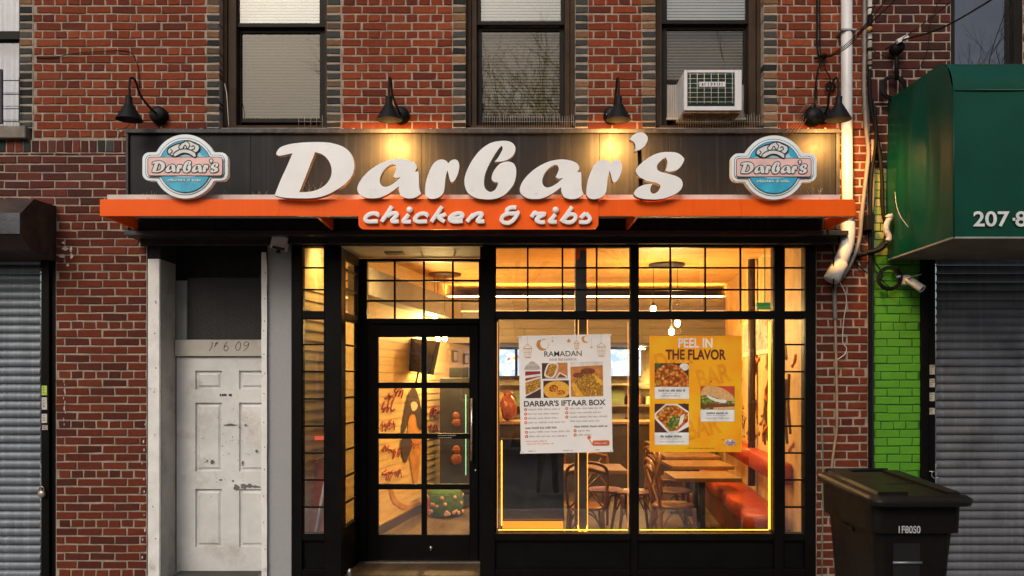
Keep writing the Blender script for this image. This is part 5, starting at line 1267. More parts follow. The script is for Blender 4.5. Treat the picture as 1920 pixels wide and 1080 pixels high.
def fuzzy(m, x0, x1, y, h, k, mi, seed=0, Y=PYY, heavy=.55):
    """a line of print too small to read in the photograph: broken upright marks in word groups"""
    rnd = random.Random(seed); x = x0
    while x < x1:
        wl_ = rnd.uniform(7, 17)
        e = min(x+wl_, x1)
        while x < e-.6:
            wd = rnd.uniform(.55, 1.2); hh = h*rnd.choice((1, .72, .72, .72, 1)); poly(m, [(x, y+h/2), (x+wd*heavy, y+h/2), (x+wd*heavy, y+h/2-hh), (x, y+h/2-hh)], k, mi, Y)
            if rnd.random() < .7: q = y+h/2-hh*rnd.choice((.12, .5, .9)); poly(m, [(x, q+.28), (x+wd, q+.28), (x+wd, q-.28), (x, q-.28)], k+.3, mi, Y)
            x += wd+.45
        x += 1.8
def star(cx, cy, r, n=5, q=.42): return [(cx+(r if i % 2 == 0 else r*q)*math.sin(math.pi*i/n), cy-(r if i % 2 == 0 else r*q)*math.cos(math.pi*i/n)) for i in range(2*n)]
def crescent(cx, cy, r, ang=0):
    out = []; N = 16
    for i in range(N+1):
        a = R(-65+ (310-65)*0)+math.radians(60+240*i/N)+ang; out.append((cx+r*math.cos(a), cy+r*math.sin(a)))
    for i in range(N+1):
        a = math.radians(300-240*i/N)+ang; dx = .42*r*math.cos(ang); dy = .42*r*math.sin(ang)
        p = (cx+dx+r*.80*math.cos(a)*.98, cy+dy+r*.80*math.sin(a)); out.append(p)
    return out
# -- Ramadan poster
pc = P(1060, 737, PYY)
rp = thing('ramadan_poster', "white poster reading RAMADAN and DARBAR'S IFTAAR BOX stuck on the left display window", 'poster', pc)
m = MB(); sh = [(974.5, 849), (1146.5, 849), (1146.5, 628), (974.5, 628)]
plate(m, [sh], PYY-.002, .0015); m.build('paper', paper, rp)
m = MB()
for (x, y0, y1, s) in ((991, 628, 645, 1.0), (1129, 628, 645, 1.0), (1083, 628, 640, .62), ):
    line(m, x, y0, x, y1, .5, 1, 0)
    w_ = 8.2*s; h_ = 24*s
    line(m, x-w_, y1+6*s, x, y1-1, .9, 1, 0); line(m, x, y1-1, x+w_, y1+6*s, .9, 1, 0); line(m, x-w_, y1+7*s, x+w_, y1+7*s, 1.1, 2, 0)
    for f in (-1, -.45, .1, .5, 1): line(m, x+w_*f*.95, y1+7*s, x+w_*f*.62, y1+h_, .55, 1+abs(f), 0)
    line(m, x-w_*.62, y1+h_, x+w_*.62, y1+h_, 1.1, 3, 0); line(m, x-w_*.85, y1+h_*.6, x+w_*.85, y1+h_*.6, .4, 3.3, 0)
poly(m, crescent(1019, 645, 11.5, R(-12)), 1, 0); poly(m, crescent(1100, 636.5, 7.5, R(-12)), 1, 0)
poly(m, star(1068.5, 639, 5), 1, 0); poly(m, star(1038, 639, 3, 4, .3), 1, 0); line(m, 1038, 630, 1038, 637, .35, 1, 0); poly(m, star(1111, 652, 3.2, 4, .3), 1, 0); line(m, 1111, 634, 1111, 649, .35, 1, 0)
for (x, y) in ((989, 766.5), (989, 774.8), (989, 783), (989, 791), (1066, 766), (1066, 774), (1066, 782)): poly(m, disc(x-4.2, y, 2.9, n=14), 1, 2); poly(m, disc(x-4.2, y, 1.2, n=8), 2, 4)
for (x, y) in ((990, 809), (990, 817), (1081, 808), (1081, 816)): poly(m, disc(x-4.2, y, 2.9, n=14), 1, 2); poly(m, disc(x-4.2, y, 1.2, n=8), 2, 4)
for i, (x0, x1, y, mi, h_) in enumerate(((989, 1050, 766.5, 3, 3.2), (989, 1048, 774.8, 3, 3.2), (989, 1047, 783, 3, 3.2), (989, 1058, 791, 3, 3.2), (1068, 1130, 766, 3, 3.2), (1068, 1126, 774, 3, 3.2), (1068, 1139, 782, 3, 3.2), (1068, 1124, 790, 3, 3.0),
        (984, 1043, 801, 1, 4.0), (1075, 1138, 800, 1, 4.0), (991, 1068, 808.5, 3, 3.2), (991, 1061, 817, 3, 3.2), (1083, 1105, 808, 3, 3.2), (1083, 1108, 816, 3, 3.2), (984, 1024, 826, 2, 2.4), (986, 1037, 831, 2, 2.4), (988, 1003, 844.5, 1, 1.8), (1054, 1071, 844.5, 1, 1.8), (1114, 1124, 844.5, 1, 1.8))):
    fuzzy(m, x0, x1, y, h_, 1, mi, i, heavy=.8 if h_ > 3.9 else .55)
m.mi = 1; add_text(m, "RAMADAN", 1022, 1092, 658, 668, PYY-.004, .004); add_text(m, "DARBAR'S IFTAAR BOX", 982, 1135, 750, 761, PYY-.004, .022)
fuzzy(m, 1031, 1083, 673.5, 5, 1, 3, 77)
m.mi = 2; sheet(m, rrect(1109, 1141, 827, 837, 3.2)[::-1], PYY-.004); fuzzy(m, 1113, 1137, 832, 3.2, 3, 4, 5)
line(m, 1100, 820, 1109, 835, 1.6, 1, 2); line(m, 1104, 819, 1100, 824, 2, 1.3, 2); poly(m, star(1103, 821, 4, 6, .6), 1.6, 2)
m.build('print', [inkO, inkM, inkR, inkG, paper], rp)
def photo(name, x0, x1, y0, y1, base, shapes, mats_):
    """shapes: (points, material index); points are clipped by hand to the rectangle"""
    m = MB(); m.mi = 0; sheet(m, [(x0, y1), (x1, y1), (x1, y0), (x0, y0)], PYY-.0045)
    cl = lambda p: (min(max(p[0], x0), x1), min(max(p[1], y0), y1))
    for k, (pts, mi) in enumerate(shapes):
        pts = [cl(p) for p in pts]; pts = [p for i, p in enumerate(pts) if p != pts[i-1]]
        m.mi = mi; a_ = sum(pts[i-1][0]*pts[i][1]-pts[i][0]*pts[i-1][1] for i in range(len(pts)))
        sheet(m, pts if a_ < 0 else pts[::-1], PYY-.0052-LV*.6*k)
    return m.build(name, [base]+mats_, name_parent[0])
name_parent = [rp]
rc = food('rice photo', RICE, 85); fr_ = food('fried photo', FRY, 42); gr_ = food('salad photo', GREEN, 70); fr2 = food('fried small', FRY, 75)
photo('photo_print', 985.5, 1014, 695, 745, redW, [([(984, 713), (1016, 705), (1016, 727), (1000, 736), (984, 742)], 1), ([(984, 716), (1016, 708), (1016, 725), (1000, 733), (984, 739)], 2), ([(984, 742), (1016, 728), (1016, 746), (984, 746)], 3), ([(984, 703), (1016, 700), (1016, 704), (984, 708)], 1)], [plW, rc, dkW])
photo('photo_print', 1017, 1065, 680, 709.5, wdW, [([(1017, 680), (1030, 680), (1022, 709), (1017, 709)], 3), (cr([(1028, 682), (1040, 679), (1048, 684), (1044, 700), (1036, 709), (1024, 706), (1021, 700)], 3, True) and [(p.x, p.y) for p in cr([(1028, 682), (1040, 679), (1048, 684), (1044, 700), (1036, 709), (1024, 706), (1021, 700)], 3, True)], 1), ([(p.x, p.y) for p in cr([(1030, 684), (1039, 682), (1045, 686), (1041, 699), (1035, 706), (1027, 704), (1024, 699)], 3, True)], 2), ([(1042, 709), (1050, 697), (1064, 705), (1064, 709)], 1), ([(1045, 708), (1051, 700), (1061, 706), (1061, 708)], 4)], [plW, rc, dkW, brW])
photo('photo_print', 1019, 1067, 713, 745, dkW, [(disc(1044, 731, 25, 17), 1), (disc(1038, 728, 9, 7), 2), (disc(1052, 736, 8, 5), 2)], [yeW, fr2])
photo('photo_print', 1070.5, 1131, 679, 744, wdW, [([(1070, 679), (1132, 679), (1132, 686), (1070, 688)], 4), ([(p.x, p.y) for p in cr([(1072, 722), (1090, 706), (1110, 702), (1131, 712), (1131, 738), (1112, 744), (1090, 744), (1076, 736)], 3, True)], 1), (disc(1103, 697, 14, 6), 3), (disc(1085, 704, 10, 5), 3), ([(1071, 720), (1076, 716), (1095, 744), (1080, 744)], 2), ([(1112, 700), (1131, 716), (1131, 724), (1120, 718)], 2)], [rc, yeW, brW, plW])
m = MB(); m.mi = 1; sheet(m, [(p.x, p.y) for p in cr([(985, 692), (987, 684), (993, 680), (998, 675.5), (1004, 679), (1011, 684), (1013, 692)], 3, True)][::-1], PYY-.004)
for i in range(9): line(m, 987+i*2.9, 690.5, 988.5+i*2.8, 685+random.uniform(-1, 1), 1.0, 3, 0)
for i in range(5): line(m, 993+i*2.4, 680.5, 994+i*2.4, 677.5, .8, 3, 2)
m.build('poster_emblem', [M('emblem brown', (.42, .24, .10), .5), M('emblem grey', (.55, .52, .48), .5), inkG], rp)
m = MB(); m.mi = 0
for x, y in ((976.5, 630.5), (1144.5, 630), (976.5, 847), (1144, 847)): m.box(PX(x-3.5, PYY), PX(x+3.5, PYY), PYY-.0045, PYY-.0035, PZ(y+2, PYY), PZ(y-2, PYY))
m.build('clear_tape', M('clear tape', (.78, .75, .70), .25, bump=0), rp)
rp.rotation_euler = (0, R(-1.15), 0)
# -- yellow poster
pp = thing('flavor_poster', 'orange yellow poster reading PEEL IN THE FLAVOR stuck on the right display window', 'poster', P(1304, 739, PYY)); name_parent = [pp]
m = MB(); plate(m, [[(1218, 847.5), (1391, 847.5), (1391, 629.5), (1218, 629.5)]], PYY-.002, .0015)
def poster_bg():
    m = bpy.data.materials.new('amber poster paper'); m.use_nodes = True; t = m.node_tree; b = t.nodes['Principled BSDF']
    tc = t.nodes.new('ShaderNodeTexCoord').outputs['Object']
    c1 = _mix(t, _ramp(t, _noise(t, tc, 3.2, 2), .35, .65), (.97, .38, .006), (.98, .56, .012)); t.links.new(c1, b.inputs['Base Color']); b.inputs['Roughness'].default_value = .45
    tr = t.nodes.new('ShaderNodeBsdfTranslucent'); t.links.new(c1, tr.inputs[0]); mx = t.nodes.new('ShaderNodeMixShader'); mx.inputs[0].default_value = .12
    t.links.new(b.outputs[0], mx.inputs[1]); t.links.new(tr.outputs[0], mx.inputs[2]); t.links.new(mx.outputs[0], t.nodes['Material Output'].inputs[0]); return m
m.build('paper', poster_bg(), pp)
# ghosted big letters printed across the ground
def ghost(body, cx, cy, s, ang, k, mi):
    m = MB()
    me = text_mesh(body, bold=.03); xs_ = [v.co.x for v in me.vertices]; mx_ = (min(xs_)+max(xs_))/2; n = len(m.v); Y = PYY-.0034-.0002*k
    for v in me.vertices:
        u, t_ = (v.co.x-mx_)*s*.85, (v.co.y-.35)*s*1.2; ca, sa = math.cos(ang), math.sin(ang)
        px, py = cx+u*ca-t_*sa*-1*-1, cy-(u*sa+t_*ca); m.v.append(tuple(P(min(max(px, 1219), 1390), min(max(py, 631), 846), Y)))
    m.mi = mi
    for p in me.polygons: m.face([i+n for i in p.vertices])
    bpy.data.meshes.remove(me); m.build('ghost_lettering', M('ghost orange', (.96, .34, .006), .45, bump=0), pp)
ghost('BAR', 1338, 704, 40, R(14), 0, 0); ghost('BAR', 1318, 800, 42, R(14), 1, 0); ghost('DAR', 1262, 672, 40, R(16), 2, 0)
m = MB(); m.mi = 0; add_text(m, "PEEL IN", 1272, 1336, 634, 652, PYY-.005, .02); m.mi = 1; add_text(m, "THE FLAVOR", 1248, 1361, 655, 674.5, PYY-.005, .03)
for (x0, x1, y0, y1) in ((1227.5, 1292, 725.5, 748), (1227.5, 1291.5, 811, 834), (1313.5, 1377, 768, 790.5)):
    mc = MB(); poly(mc, [(x0, y1), (x1, y1), (x1, y0), (x0, y0)], 2, 0); mc.build('caption_card', M('poster cream', (.92, .90, .88), .5, bump=0), pp)
for i, (x0, x1, y, h_, mi) in enumerate(((1235, 1285, 732, 4.6, 2), (1242, 1275, 737.5, 1.5, 3), (1242, 1275, 742, 2.4, 2), (1238, 1279, 818, 4.6, 2), (1238, 1280, 823, 1.3, 3), (1237, 1283, 828, 2.4, 3), (1325, 1364, 774.5, 4.2, 2), (1325, 1362, 779, 1.3, 3), (1322, 1367, 784, 2.2, 3), (1289, 1340, 840.5, 2.2, 1), (1353, 1358, 824, 2.2, 1))): fuzzy(m, x0, x1, y, h_, 4, mi, 40+i, heavy=.9 if h_ > 4 else .5)
for (x, y) in ((1264, 680.5), (1333, 715.5), (1283, 757)): poly(m, disc(x, y, 1.6, 1.1, 7), 2, 1)
m.build('print', [M('poster cream', (.92, .90, .88), .5, bump=0), M('poster maroon', (.12, .018, .006), .5, bump=0), inkM, inkG], pp)
photo('photo_print', 1227.5, 1291.5, 681, 725, dkW, [([(1227, 681), (1240, 681), (1234, 692), (1227, 694)], 3), (disc(1283, 688, 9, 7), 2), ([(p.x, p.y) for p in cr([(1228, 700), (1240, 686), (1256, 682), (1272, 686), (1286, 700), (1292, 712), (1290, 725), (1228, 725)], 3, True)], 1), (disc(1235, 717, 5, 5), 4)], [fr_, plW, M('photo leaf', (.08, .10, .02), .5), rc])
photo('photo_print', 1227.5, 1291.5, 757, 811, dkW, [([(1248, 757), (1270, 757), (1293, 772), (1293, 800), (1270, 813), (1252, 813), (1226, 785), (1226, 775)], 2), ([(1250, 760), (1268, 760), (1290, 774), (1290, 790), (1270, 807), (1256, 809), (1230, 782), (1231, 776)], 1), ([(p.x, p.y) for p in cr([(1254, 788), (1266, 778), (1274, 786), (1268, 800), (1258, 806), (1250, 798)], 3, True)], 3), ([(1272, 800), (1276, 780), (1284, 775), (1280, 792)], 2)], [fr_, plW, gr_])
photo('photo_print', 1313.5, 1377.5, 724, 768, M('photo red board', (.5, .06, .02), .5), [([(1313, 740), (1378, 740), (1378, 769), (1313, 769)], 2), ([(p.x, p.y) for p in cr([(1314, 742), (1318, 728), (1330, 723), (1352, 727), (1372, 740), (1377, 752), (1350, 748), (1328, 740)], 3, True)], 1), ([(p.x, p.y) for p in cr([(1326, 740), (1345, 748), (1362, 750), (1358, 756), (1340, 752), (1328, 746)], 3, True)], 3), ([(1313, 759), (1335, 756), (1360, 758), (1378, 758), (1378, 763), (1345, 764), (1313, 765)], 4), ([(1338, 764), (1378, 762), (1378, 768), (1338, 768)], 1)], [bnW, gr_, plW, brW])
m = MB(); poly(m, disc(1369, 830, 9.5, 7, 24), 2, 0); poly(m, disc(1369, 830, 8, 5.6, 24), 3, 1); poly(m, [(1358.5, 833), (1380, 833), (1380, 828), (1358.5, 828)], 4, 0); poly(m, [(1360, 832.2), (1378.5, 832.2), (1378.5, 828.8), (1360, 828.8)], 5, 2); fuzzy(m, 1361, 1378, 830.5, 2.6, 7, 0, 9); poly(m, disc(1369, 826.3, 3.6, 1.8, 12), 6, 0)
m.build('poster_emblem', [plW, M('emblem red', (.55, .06, .05), .5), M('emblem navy', (.10, .12, .25), .5)], pp)

# ------------------------------------------------------------------ green awning
aw = thing('awning', 'glossy dark green box awning with white numerals over the right shutter', 'awning', P(1850, 480, -.5))
AWY = -.96; gX0 = PX(1787, AWY); gX1 = gX0+1.9
prof = [(0.0, PZ(486, 0)), (AWY+.002, PZ(446, AWY)), (AWY, PZ(444, AWY))]
zt = PZ(120, AWY+.17); n = 9
zf = PZ(168, AWY)
for i in range(n+1):
    a_ = math.pi/2*i/n; prof.append((AWY+.20*(1-math.cos(a_)), zf+(zt-zf)*math.sin(a_)))
prof.append((0.0, PZ(188, 0)))
vin = M('green awning vinyl', (.001, .052, .030), .34, var=.15, scale=2, bump=.35, bscale=7, rvar=.08, spec=.28, dirt=(.004, .045, .028), dirt_at=(.6, .9), dscale=2)
m = MB(); NX = 2
# front, top skin (smooth), with slight sag
vs = []; K = prof[2:]
for ix in range(9):
    x = gX0+(gX1-gX0)*ix/8
    for (y, z) in K: vs.append((x, y+.006*math.sin(ix*1.3), z))
f = []; L_ = len(K)
for ix in range(8):
    for j in range(L_-1): f.append((ix*L_+j, (ix+1)*L_+j, (ix+1)*L_+j+1, ix*L_+j+1))
m.smooth = True; m.add(vs, f); m.smooth = False
m.build('awning_skin', vin, aw)
m = MB(); m.tube([(gX0, AWY-.003, zf-.004), (gX1, AWY-.003, zf-.004)], .006, 6); m.tube([(gX0+.004, AWY-.003, zf), (gX0+.004, AWY-.003, PZ(446, AWY))], .005, 6); m.build('seam', vin, aw)
m = MB(); side = [(gX0-.001-(.025*math.sin(math.pi*min(1, max(0, (y-AWY)/.96))) if True else 0)*0, y, z) for y, z in prof]
# side cheek as a gridded billowing sheet
G = 14; vs = []; zb_f = PZ(444, AWY); zb_b = PZ(486, 0)
def topz(y):
    pr = K
    for (ya_, za_), (yb2_, zb2_) in zip(pr, pr[1:]):
        if ya_ <= y <= yb2_ and yb2_ > ya_: return za_+(zb2_-za_)*(y-ya_)/(yb2_-ya_)
    return pr[-1][1]
for i in range(G+1):
    y = AWY+(0-AWY)*(i/G); zb0 = zb_f+(zb_b-zb_f)*(i/G); zt0 = topz(y) if i > 0 else zf
    for j in range(G+1):
        s = j/G; bul = .03*math.sin(math.pi*i/G)*math.sin(math.pi*s)+.012*math.sin(i*1.9)*math.sin(math.pi*s)*(.5+.5*math.sin(s*5))
        vs.append((gX0-.0005+bul*(1 if i < G*.5 else -1.4), y, zb0+(zt0-zb0)*s))
m.smooth = True; m.add(vs, [(i*(G+1)+j, i*(G+1)+j+1, (i+1)*(G+1)+j+1, (i+1)*(G+1)+j) for i in range(G) for j in range(G)])
m.build('awning_cheek', vin, aw)
m = MB(); m.box(gX0, gX1, AWY-.004, AWY+.02, zb_f-.012, zb_f); m.prism([(gX0-.004, AWY, zb_f-.012), (gX0-.004, 0, zb_b-.012), (gX0-.004, 0, zb_b), (gX0-.004, AWY, zb_f)], (.02, 0, 0)); m.build('edge_rail', M('aluminium awning rail', (.35, .36, .33), .5, .4, var=.2), aw)
m = MB(); m.prism([(gX0+.02, AWY+.02, zb_f-.006), (gX0+.02, -.01, zb_b-.006), (gX1, -.01, zb_b-.006), (gX1, AWY+.02, zb_f-.006)], (0, 0, .004)); m.build('soffit', M('tan soffit', (.16, .13, .10), .8, var=.2), aw)
m = MB(); 
def txt3(m, body, x0, x1, y0, y1, Y): add_text(m, body, x0, x1, y0, y1, Y, .02)
txt3(m, "207", 1825, 1893, 396, 425, AWY-.010); m.box(PX(1897, AWY), PX(1902, AWY), AWY-.011, AWY-.009, PZ(414.5, AWY), PZ(409, AWY)); txt3(m, "8", 1904, 1925, 396, 425, AWY-.010)
m.build('numerals', M('white vinyl numerals', (.70, .72, .70), .5, bump=0), aw)
cable('loose_wire', [(1678, 360, -.3), (1681, 385, -.5), (1688, 405, -.62), (1703, 426, -.7)], .002, M('white wire', (1, 1, 1)), 'thin white wire dangling in front of the green awning cheek', 'wire')

# ------------------------------------------------------------------ trash bin
tb_ = thing('trash_bin', 'large dark wheeled trash bin with hinged lid and white number, standing on the pavement', 'trash bin', (2.30, -1.9, 0))
bX0, bX1, bYf, bYb = 2.01, 2.535, -2.27, -1.50
binM = M('black brown bin plastic', (.0060, .0045, .0036), .52, var=.3, scale=6, bump=.12, bscale=50, dirt=(.014, .011, .009), dirt_at=(.62, .9), dscale=6, spec=.22)
def ring(z, x0, x1, y0, y1, r):
    return [(x, y, z) for x, y in rrect(x0, x1, y0, y1, r, 5)]
m = MB(); levels = [(.10, .055, .075, .06), (.42, .035, .045, .05), (.70, .020, .025, .05), (.83, .012, .012, .05), (.838, -.012, -.016, .05), (.90, -.014, -.02, .05), (.97, -.016, -.022, .05), (1.005, -.018, -.024, .05)]
vs = []; NR = 24
for z, ix, iy, r_ in levels: vs += [(x, y, z+(0 if z < .9 else (y-bYf)*.06*(z-.9)/.105)) for x, y in rrect(bX0+ix+.03, bX1-ix-.03, bYf+iy+.05, bYb-iy-.02, r_, 5)]
f = [tuple(range(NR))[::-1]]
for i in range(len(levels)-1):
    for k in range(NR): f.append((i*NR+k, i*NR+(k+1) % NR, (i+1)*NR+(k+1) % NR, (i+1)*NR+k))
m.add(vs, f)
# recessed grab panel on the front with the lifting bar, vertical ribs
body = m.build('bin_body', binM, tb_)
m = MB(); fy = bYf+.072; bxc = (bX0+bX1)/2+.0
px0, px1 = PX(1674, fy), PX(1724, fy)
m.box(px0, px1, fy-.006, fy+.03, .36, .775); m.build('grab_pocket', M('bin pocket black', (.004, .004, .004), .6, bump=0), tb_)
m = MB(); m.tube([(px0-.006, fy-.014, PZ(1054, fy)), (px1+.006, fy-.014, PZ(1054, fy))], .008, 8); m.build('lift_bar', M('galvanised bar', (.30, .31, .32), .4, .7), tb_)
# lid: sloped slab with raised side ribs and rolled rim
m = MB(); zl = lambda y: 1.035+(y-bYf)*.06
def lring(dz, e, r_=.07): return [(x, y, zl(y)+dz) for x, y in rrect(bX0-.015-e, bX1+.015+e, bYf-.03-e, bYb+.0+e, r_, 5)]
vs = lring(-.035, .006)+lring(-.012, .014)+lring(.0, .012)+lring(.012, -.004)+lring(.016, -.03, .06)
f = [tuple(range(NR))[::-1]]
for i in range(4):
    for k in range(NR): f.append((i*NR+k, i*NR+(k+1) % NR, (i+1)*NR+(k+1) % NR, (i+1)*NR+k))
f.append(tuple(range(4*NR, 5*NR))); m.add(vs, f)
for (x0, x1, e0, e1) in ((bX0+.03, bX0+.16, bX0+.03, bX0+.20), (bX1-.13, bX1-.03, bX1-.10, bX1-.03)):
    p = [(x0, bYb-.06), (x1, bYb-.06), (e1, bYf+.03), (e0, bYf+.03)]
    m.add([(x, y, zl(y)+.014) for x, y in p]+[(x*.97+bxc*.03, y, zl(y)+.034) for x, y in p], [(0, 1, 5, 4), (1, 2, 6, 5), (2, 3, 7, 6), (3, 0, 4, 7), (7, 6, 5, 4)])
yy = bYf+.33; m.add([(bX0+.2, yy, zl(yy)+.017), (bX1-.13, yy, zl(yy)+.017), (bX1-.13, yy+.012, zl(yy)+.022), (bX0+.2, yy+.012, zl(yy)+.022)], [(0, 1, 2, 3)])
m.build('lid', M('bin lid plastic', (.010, .0078, .0055), .42, var=.35, scale=5, bump=.15, bscale=60, dirt=(.028, .023, .017), dirt_at=(.55, .9), dscale=5, spec=.28), tb_)
m = MB(); m.tube([(bX0+.06, bYb+.03, 1.10), (bX1-.06, bYb+.03, 1.10)], .014, 8); m.build('handle', binM, tb_)
for x in (bX0+.03, bX1-.03):
    m = MB(); m.lathe((x, bYb-.03, .13), [(0, -.03), (.09, -.03), (.125, -.024), (.125, .024), (.09, .03), (0, .03)], 24, (1, 0, 0)); m.build('wheel', M('black rubber', (.015, .015, .015), .8), tb_)
m = MB(); fy2 = bYf+.024; add_text(m, "1F80S0", 1685, 1726, 986, 1000, fy2-.0, .02)
nm = m.build('stencil_number', M('white stencil', (.50, .50, .52), .6, var=.3, scale=60, bump=0), tb_)
m = MB(); xs_ = bX0+.038
m.obox((xs_, bYf+.42, .80), (.006, 0, 0), (0, .07, 0), (0, 0, .012)); m.obox((xs_, bYf+.42, .84), (.006, 0, 0), (0, .075, 0), (0, 0, .005)); m.build('side_grip', binM, tb_)
m = MB(); m.lathe((1.97, -1.45, .0), [(.06, 0), (.055, .02), (.03, .05), (0, .055)], 10, (0, 0, 1)); m.ball((2.01, -1.47, .03), .035, .03, .03, 8, .35); m.ball((1.95, -1.5, .02), .03, .03, .02, 8, .35)
tag(m.build('litter', M('crumpled foil', (.35, .34, .32), .5, .3, var=.5, scale=30, bump=.5)), 'crumpled pale litter on the ground left of the trash bin', 'litter')
m = MB(); m.tube([(XE0+.05, -.03, .07), (XE0+.10, -.05, .07)], .008, 8); m.lathe((XE0+.08, -.06, .03), [(0, 0), (.02, .004), (.02, .05), (.008, .07), (0, .075)], 10); 
tag(m.build('floor_bolt', M('steel shackle', (1, 1, 1))), 'shiny metal floor bolt at the foot of the black entry post', 'bolt')

# ------------------------------------------------------------------ drainpipe, conduits, cables
t = thing('drainpipe', 'white plastic drainpipe down the brick wall, elbow ending beside the canopy', 'drainpipe', P(1588, 500, -.06))
pvc = M('white pvc', (.62, .61, .60), .4, var=.06, bump=.03, dirt=(.42, .38, .32), dirt_at=(.6, .85), dscale=6)
DYp = -.07
m = MB(); m.tube([P(1587.5, -200, DYp), P(1587.5, 200, DYp), P(1589, 400, DYp), P(1589.5, 425, DYp)], .045, 20); m.build('pipe', pvc, t)
m = MB(); m.tube(cr([P(1590, 418, DYp), P(1590, 440, DYp-.01), P(1587, 462, DYp-.02), P(1580, 482, DYp-.04), P(1572, 499, DYp-.055), P(1567, 508, DYp-.06)], 6), .057, 20, caps=False); m.build('elbow', pvc, t)
m = MB(); m.tube([P(1575, 493, DYp-.05), P(1559, 524, DYp-.085)], .064, 24, caps=True); m.build('outlet', M('cleaner white pvc', (.74, .74, .74), .35, var=.05), t)
m = MB(); m.bbox(PX(1574, DYp), PX(1602, DYp), DYp-.05, 0, PZ(62, DYp), PZ(58, DYp)); m.build('pipe_strap', M('galvanised bar', (1, 1, 1)), t)
grey = M('grey conduit paint', (.20, .175, .155), .6, var=.2, scale=12); blk = M('black cable sheath', (.005, .005, .005), .6, var=.3, spec=.15); brn = M('brown conduit', (.30, .20, .12), .6, var=.25, scale=9)
cable('conduit', [(1621, -200, -.03), (1621, 60, -.03), (1620, 160, -.03), (1624, 240, -.03), (1628, 285, -.03), (1624, 330, -.035), (1616, 400, -.04), (1611, 450, -.04), (1597, 490, -.04), (1580, 518, -.04), (1566, 536, -.035), (1565, 560, -.03), (1566, 600, -.03)], .017, grey, 'long grey conduit curving down beside the white drainpipe', 'conduit', n=10)
cable('conduit', [(1566, 598, -.03), (1567, 640, -.03), (1569, 740, -.03), (1569, 800, -.03), (1564, 840, -.03), (1558, 885, -.03)], .011, brn, 'thin brown conduit running down the brick to the trash bin', 'conduit', n=8)
cable('power_cable', [(1631, -200, -.05), (1631, 0, -.05), (1631, 100, -.05), (1630, 160, -.05), (1633, 200, -.05), (1640, 235, -.05), (1650, 290, -.05), (1654, 340, -.05), (1656, 400, -.05), (1664, 430, -.05), (1655, 455, -.06), (1640, 470, -.06), (1618, 478, -.05)], .016, blk, 'thick black cable hanging between the buildings, partly wrapped in white tape', 'cable', n=10)
m = MB()
m.tube([P(1631, 0, -.05), P(1631, 131, -.05)], .0175, 12); m.mi = 1
for y0, y1 in ((14, 17), (28, 62), (74, 77), (90, 97), (112, 115), (122, 126)): m.tube([P(1631, y0, -.05), P(1631, y1, -.05)], .0188, 12)
tag(m.build('white_tape', [M('white tape wrap', (.45, .42, .38), .6, var=.3, scale=40), blk]), 'bands of white tape wrapped round the thick black cable', 'tape')
m = MB(); m.lathe(P(1630, 55, -.085), [(0, -.02), (.02, -.015), (.022, 0)], 12, (0, 1, 0)); tag(m.build('cable_clip', M('amber clip', (.45, .22, .06), .4)), 'small amber clip on the taped black cable near the top', 'clip')
cable('power_cable', [(1636, 185, -.04), (1646, 260, -.04), (1653, 300, -.04), (1652, 380, -.04), (1658, 395, -.04)], .010, blk, 'second black cable swinging out left of the awning')
cable('power_cable', [(1640, 200, -.06), (1643, 260, -.06), (1634, 330, -.05), (1632, 420, -.05), (1632, 600, -.05), (1633, 900, -.045)], .013, blk, 'black cable running straight down the joint between brick and green wall', n=8)
cable('conduit', [(1636, 262, -.03), (1637, 330, -.03), (1635, 400, -.03)], .014, brn, 'short brown conduit above the black junction beside the green wall', 'conduit')
m = MB(); m.bbox(PX(1624, -.08), PX(1637, -.08), -.10, .0, PZ(432, -.08), PZ(403, -.08), .006); tag(m.build('junction_box', blk), 'small black junction box at the end of the brown conduit', 'junction box')
# taped hose by the awning edge
m = MB(); hp = [(1669, 408, -.12), (1663, 420, -.12), (1662, 432, -.12), (1667, 445, -.12), (1665, 452, -.12), (1656, 462, -.1), (1642, 470, -.08)]
m.tube(cr([P(*q_) for q_ in hp[:5]], 5), .024, 10); o = m.build('taped_hose', M('white tape wrap', (1, 1, 1))); tag(o, 'white taped cable end looping at the lower left of the green awning', 'cable')
m = MB(); m.ball(tuple(P(1668, 406, -.12)), .034, .03, .024, 10, .25); m.build('tape_knot', M('white tape wrap', (1, 1, 1)), o)
cable('power_cable', [(1661, 456, -.11), (1652, 466, -.1), (1640, 471, -.08), (1625, 474, -.05), (1612, 478, -.04), (1598, 476, -.03)], .020, blk, 'black sleeve joining the taped cable end to the brick wall', n=8)
def coil(cx, cy, Y, r, turns, label, rr=.007):
    m = MB(); pts = []
    for i in range(turns*14): a_ = 2*math.pi*i/14; q_ = r*(1+.13*math.sin(i*.37)); pts.append(P(cx+q_*math.cos(a_)*1.05, cy+q_*math.sin(a_), Y+.012*math.sin(i*.9)))
    m.tube(pts, rr, 6); return tag(m.build('cable_coil', blk), label, 'cable coil')
coil(1676, 165, -.05, 21, 4, 'coil of black cable hung on the brick above the green awning', .010)
coil(1668, 522, -.05, 20, 5, 'tangled coil of black cable on the green wall below the awning')
coil(1557, 163, -.03, 8, 5, 'small snarl of black wires on the brick left of the drainpipe', .006)
cable('power_cable', [(1637, 470, -.06), (1640, 490, -.06), (1650, 505, -.05), (1655, 520, -.05)], .006, blk, 'thin black lead dropping into the tangled coil on the green wall')
cable('power_cable', [(1640, 505, -.03), (1650, 520, -.03), (1662, 534, -.03), (1672, 540, -.03)], .005, blk, 'thin black lead leaving the tangled coil on the green wall')
m = MB(); m.tube([P(1681, 520, -.08), P(1689, 518, -.09)], .011, 8); tag(m.build('plug', M('blue plug', (.12, .16, .38), .4)), 'small blue plug at the edge of the tangled coil', 'plug')
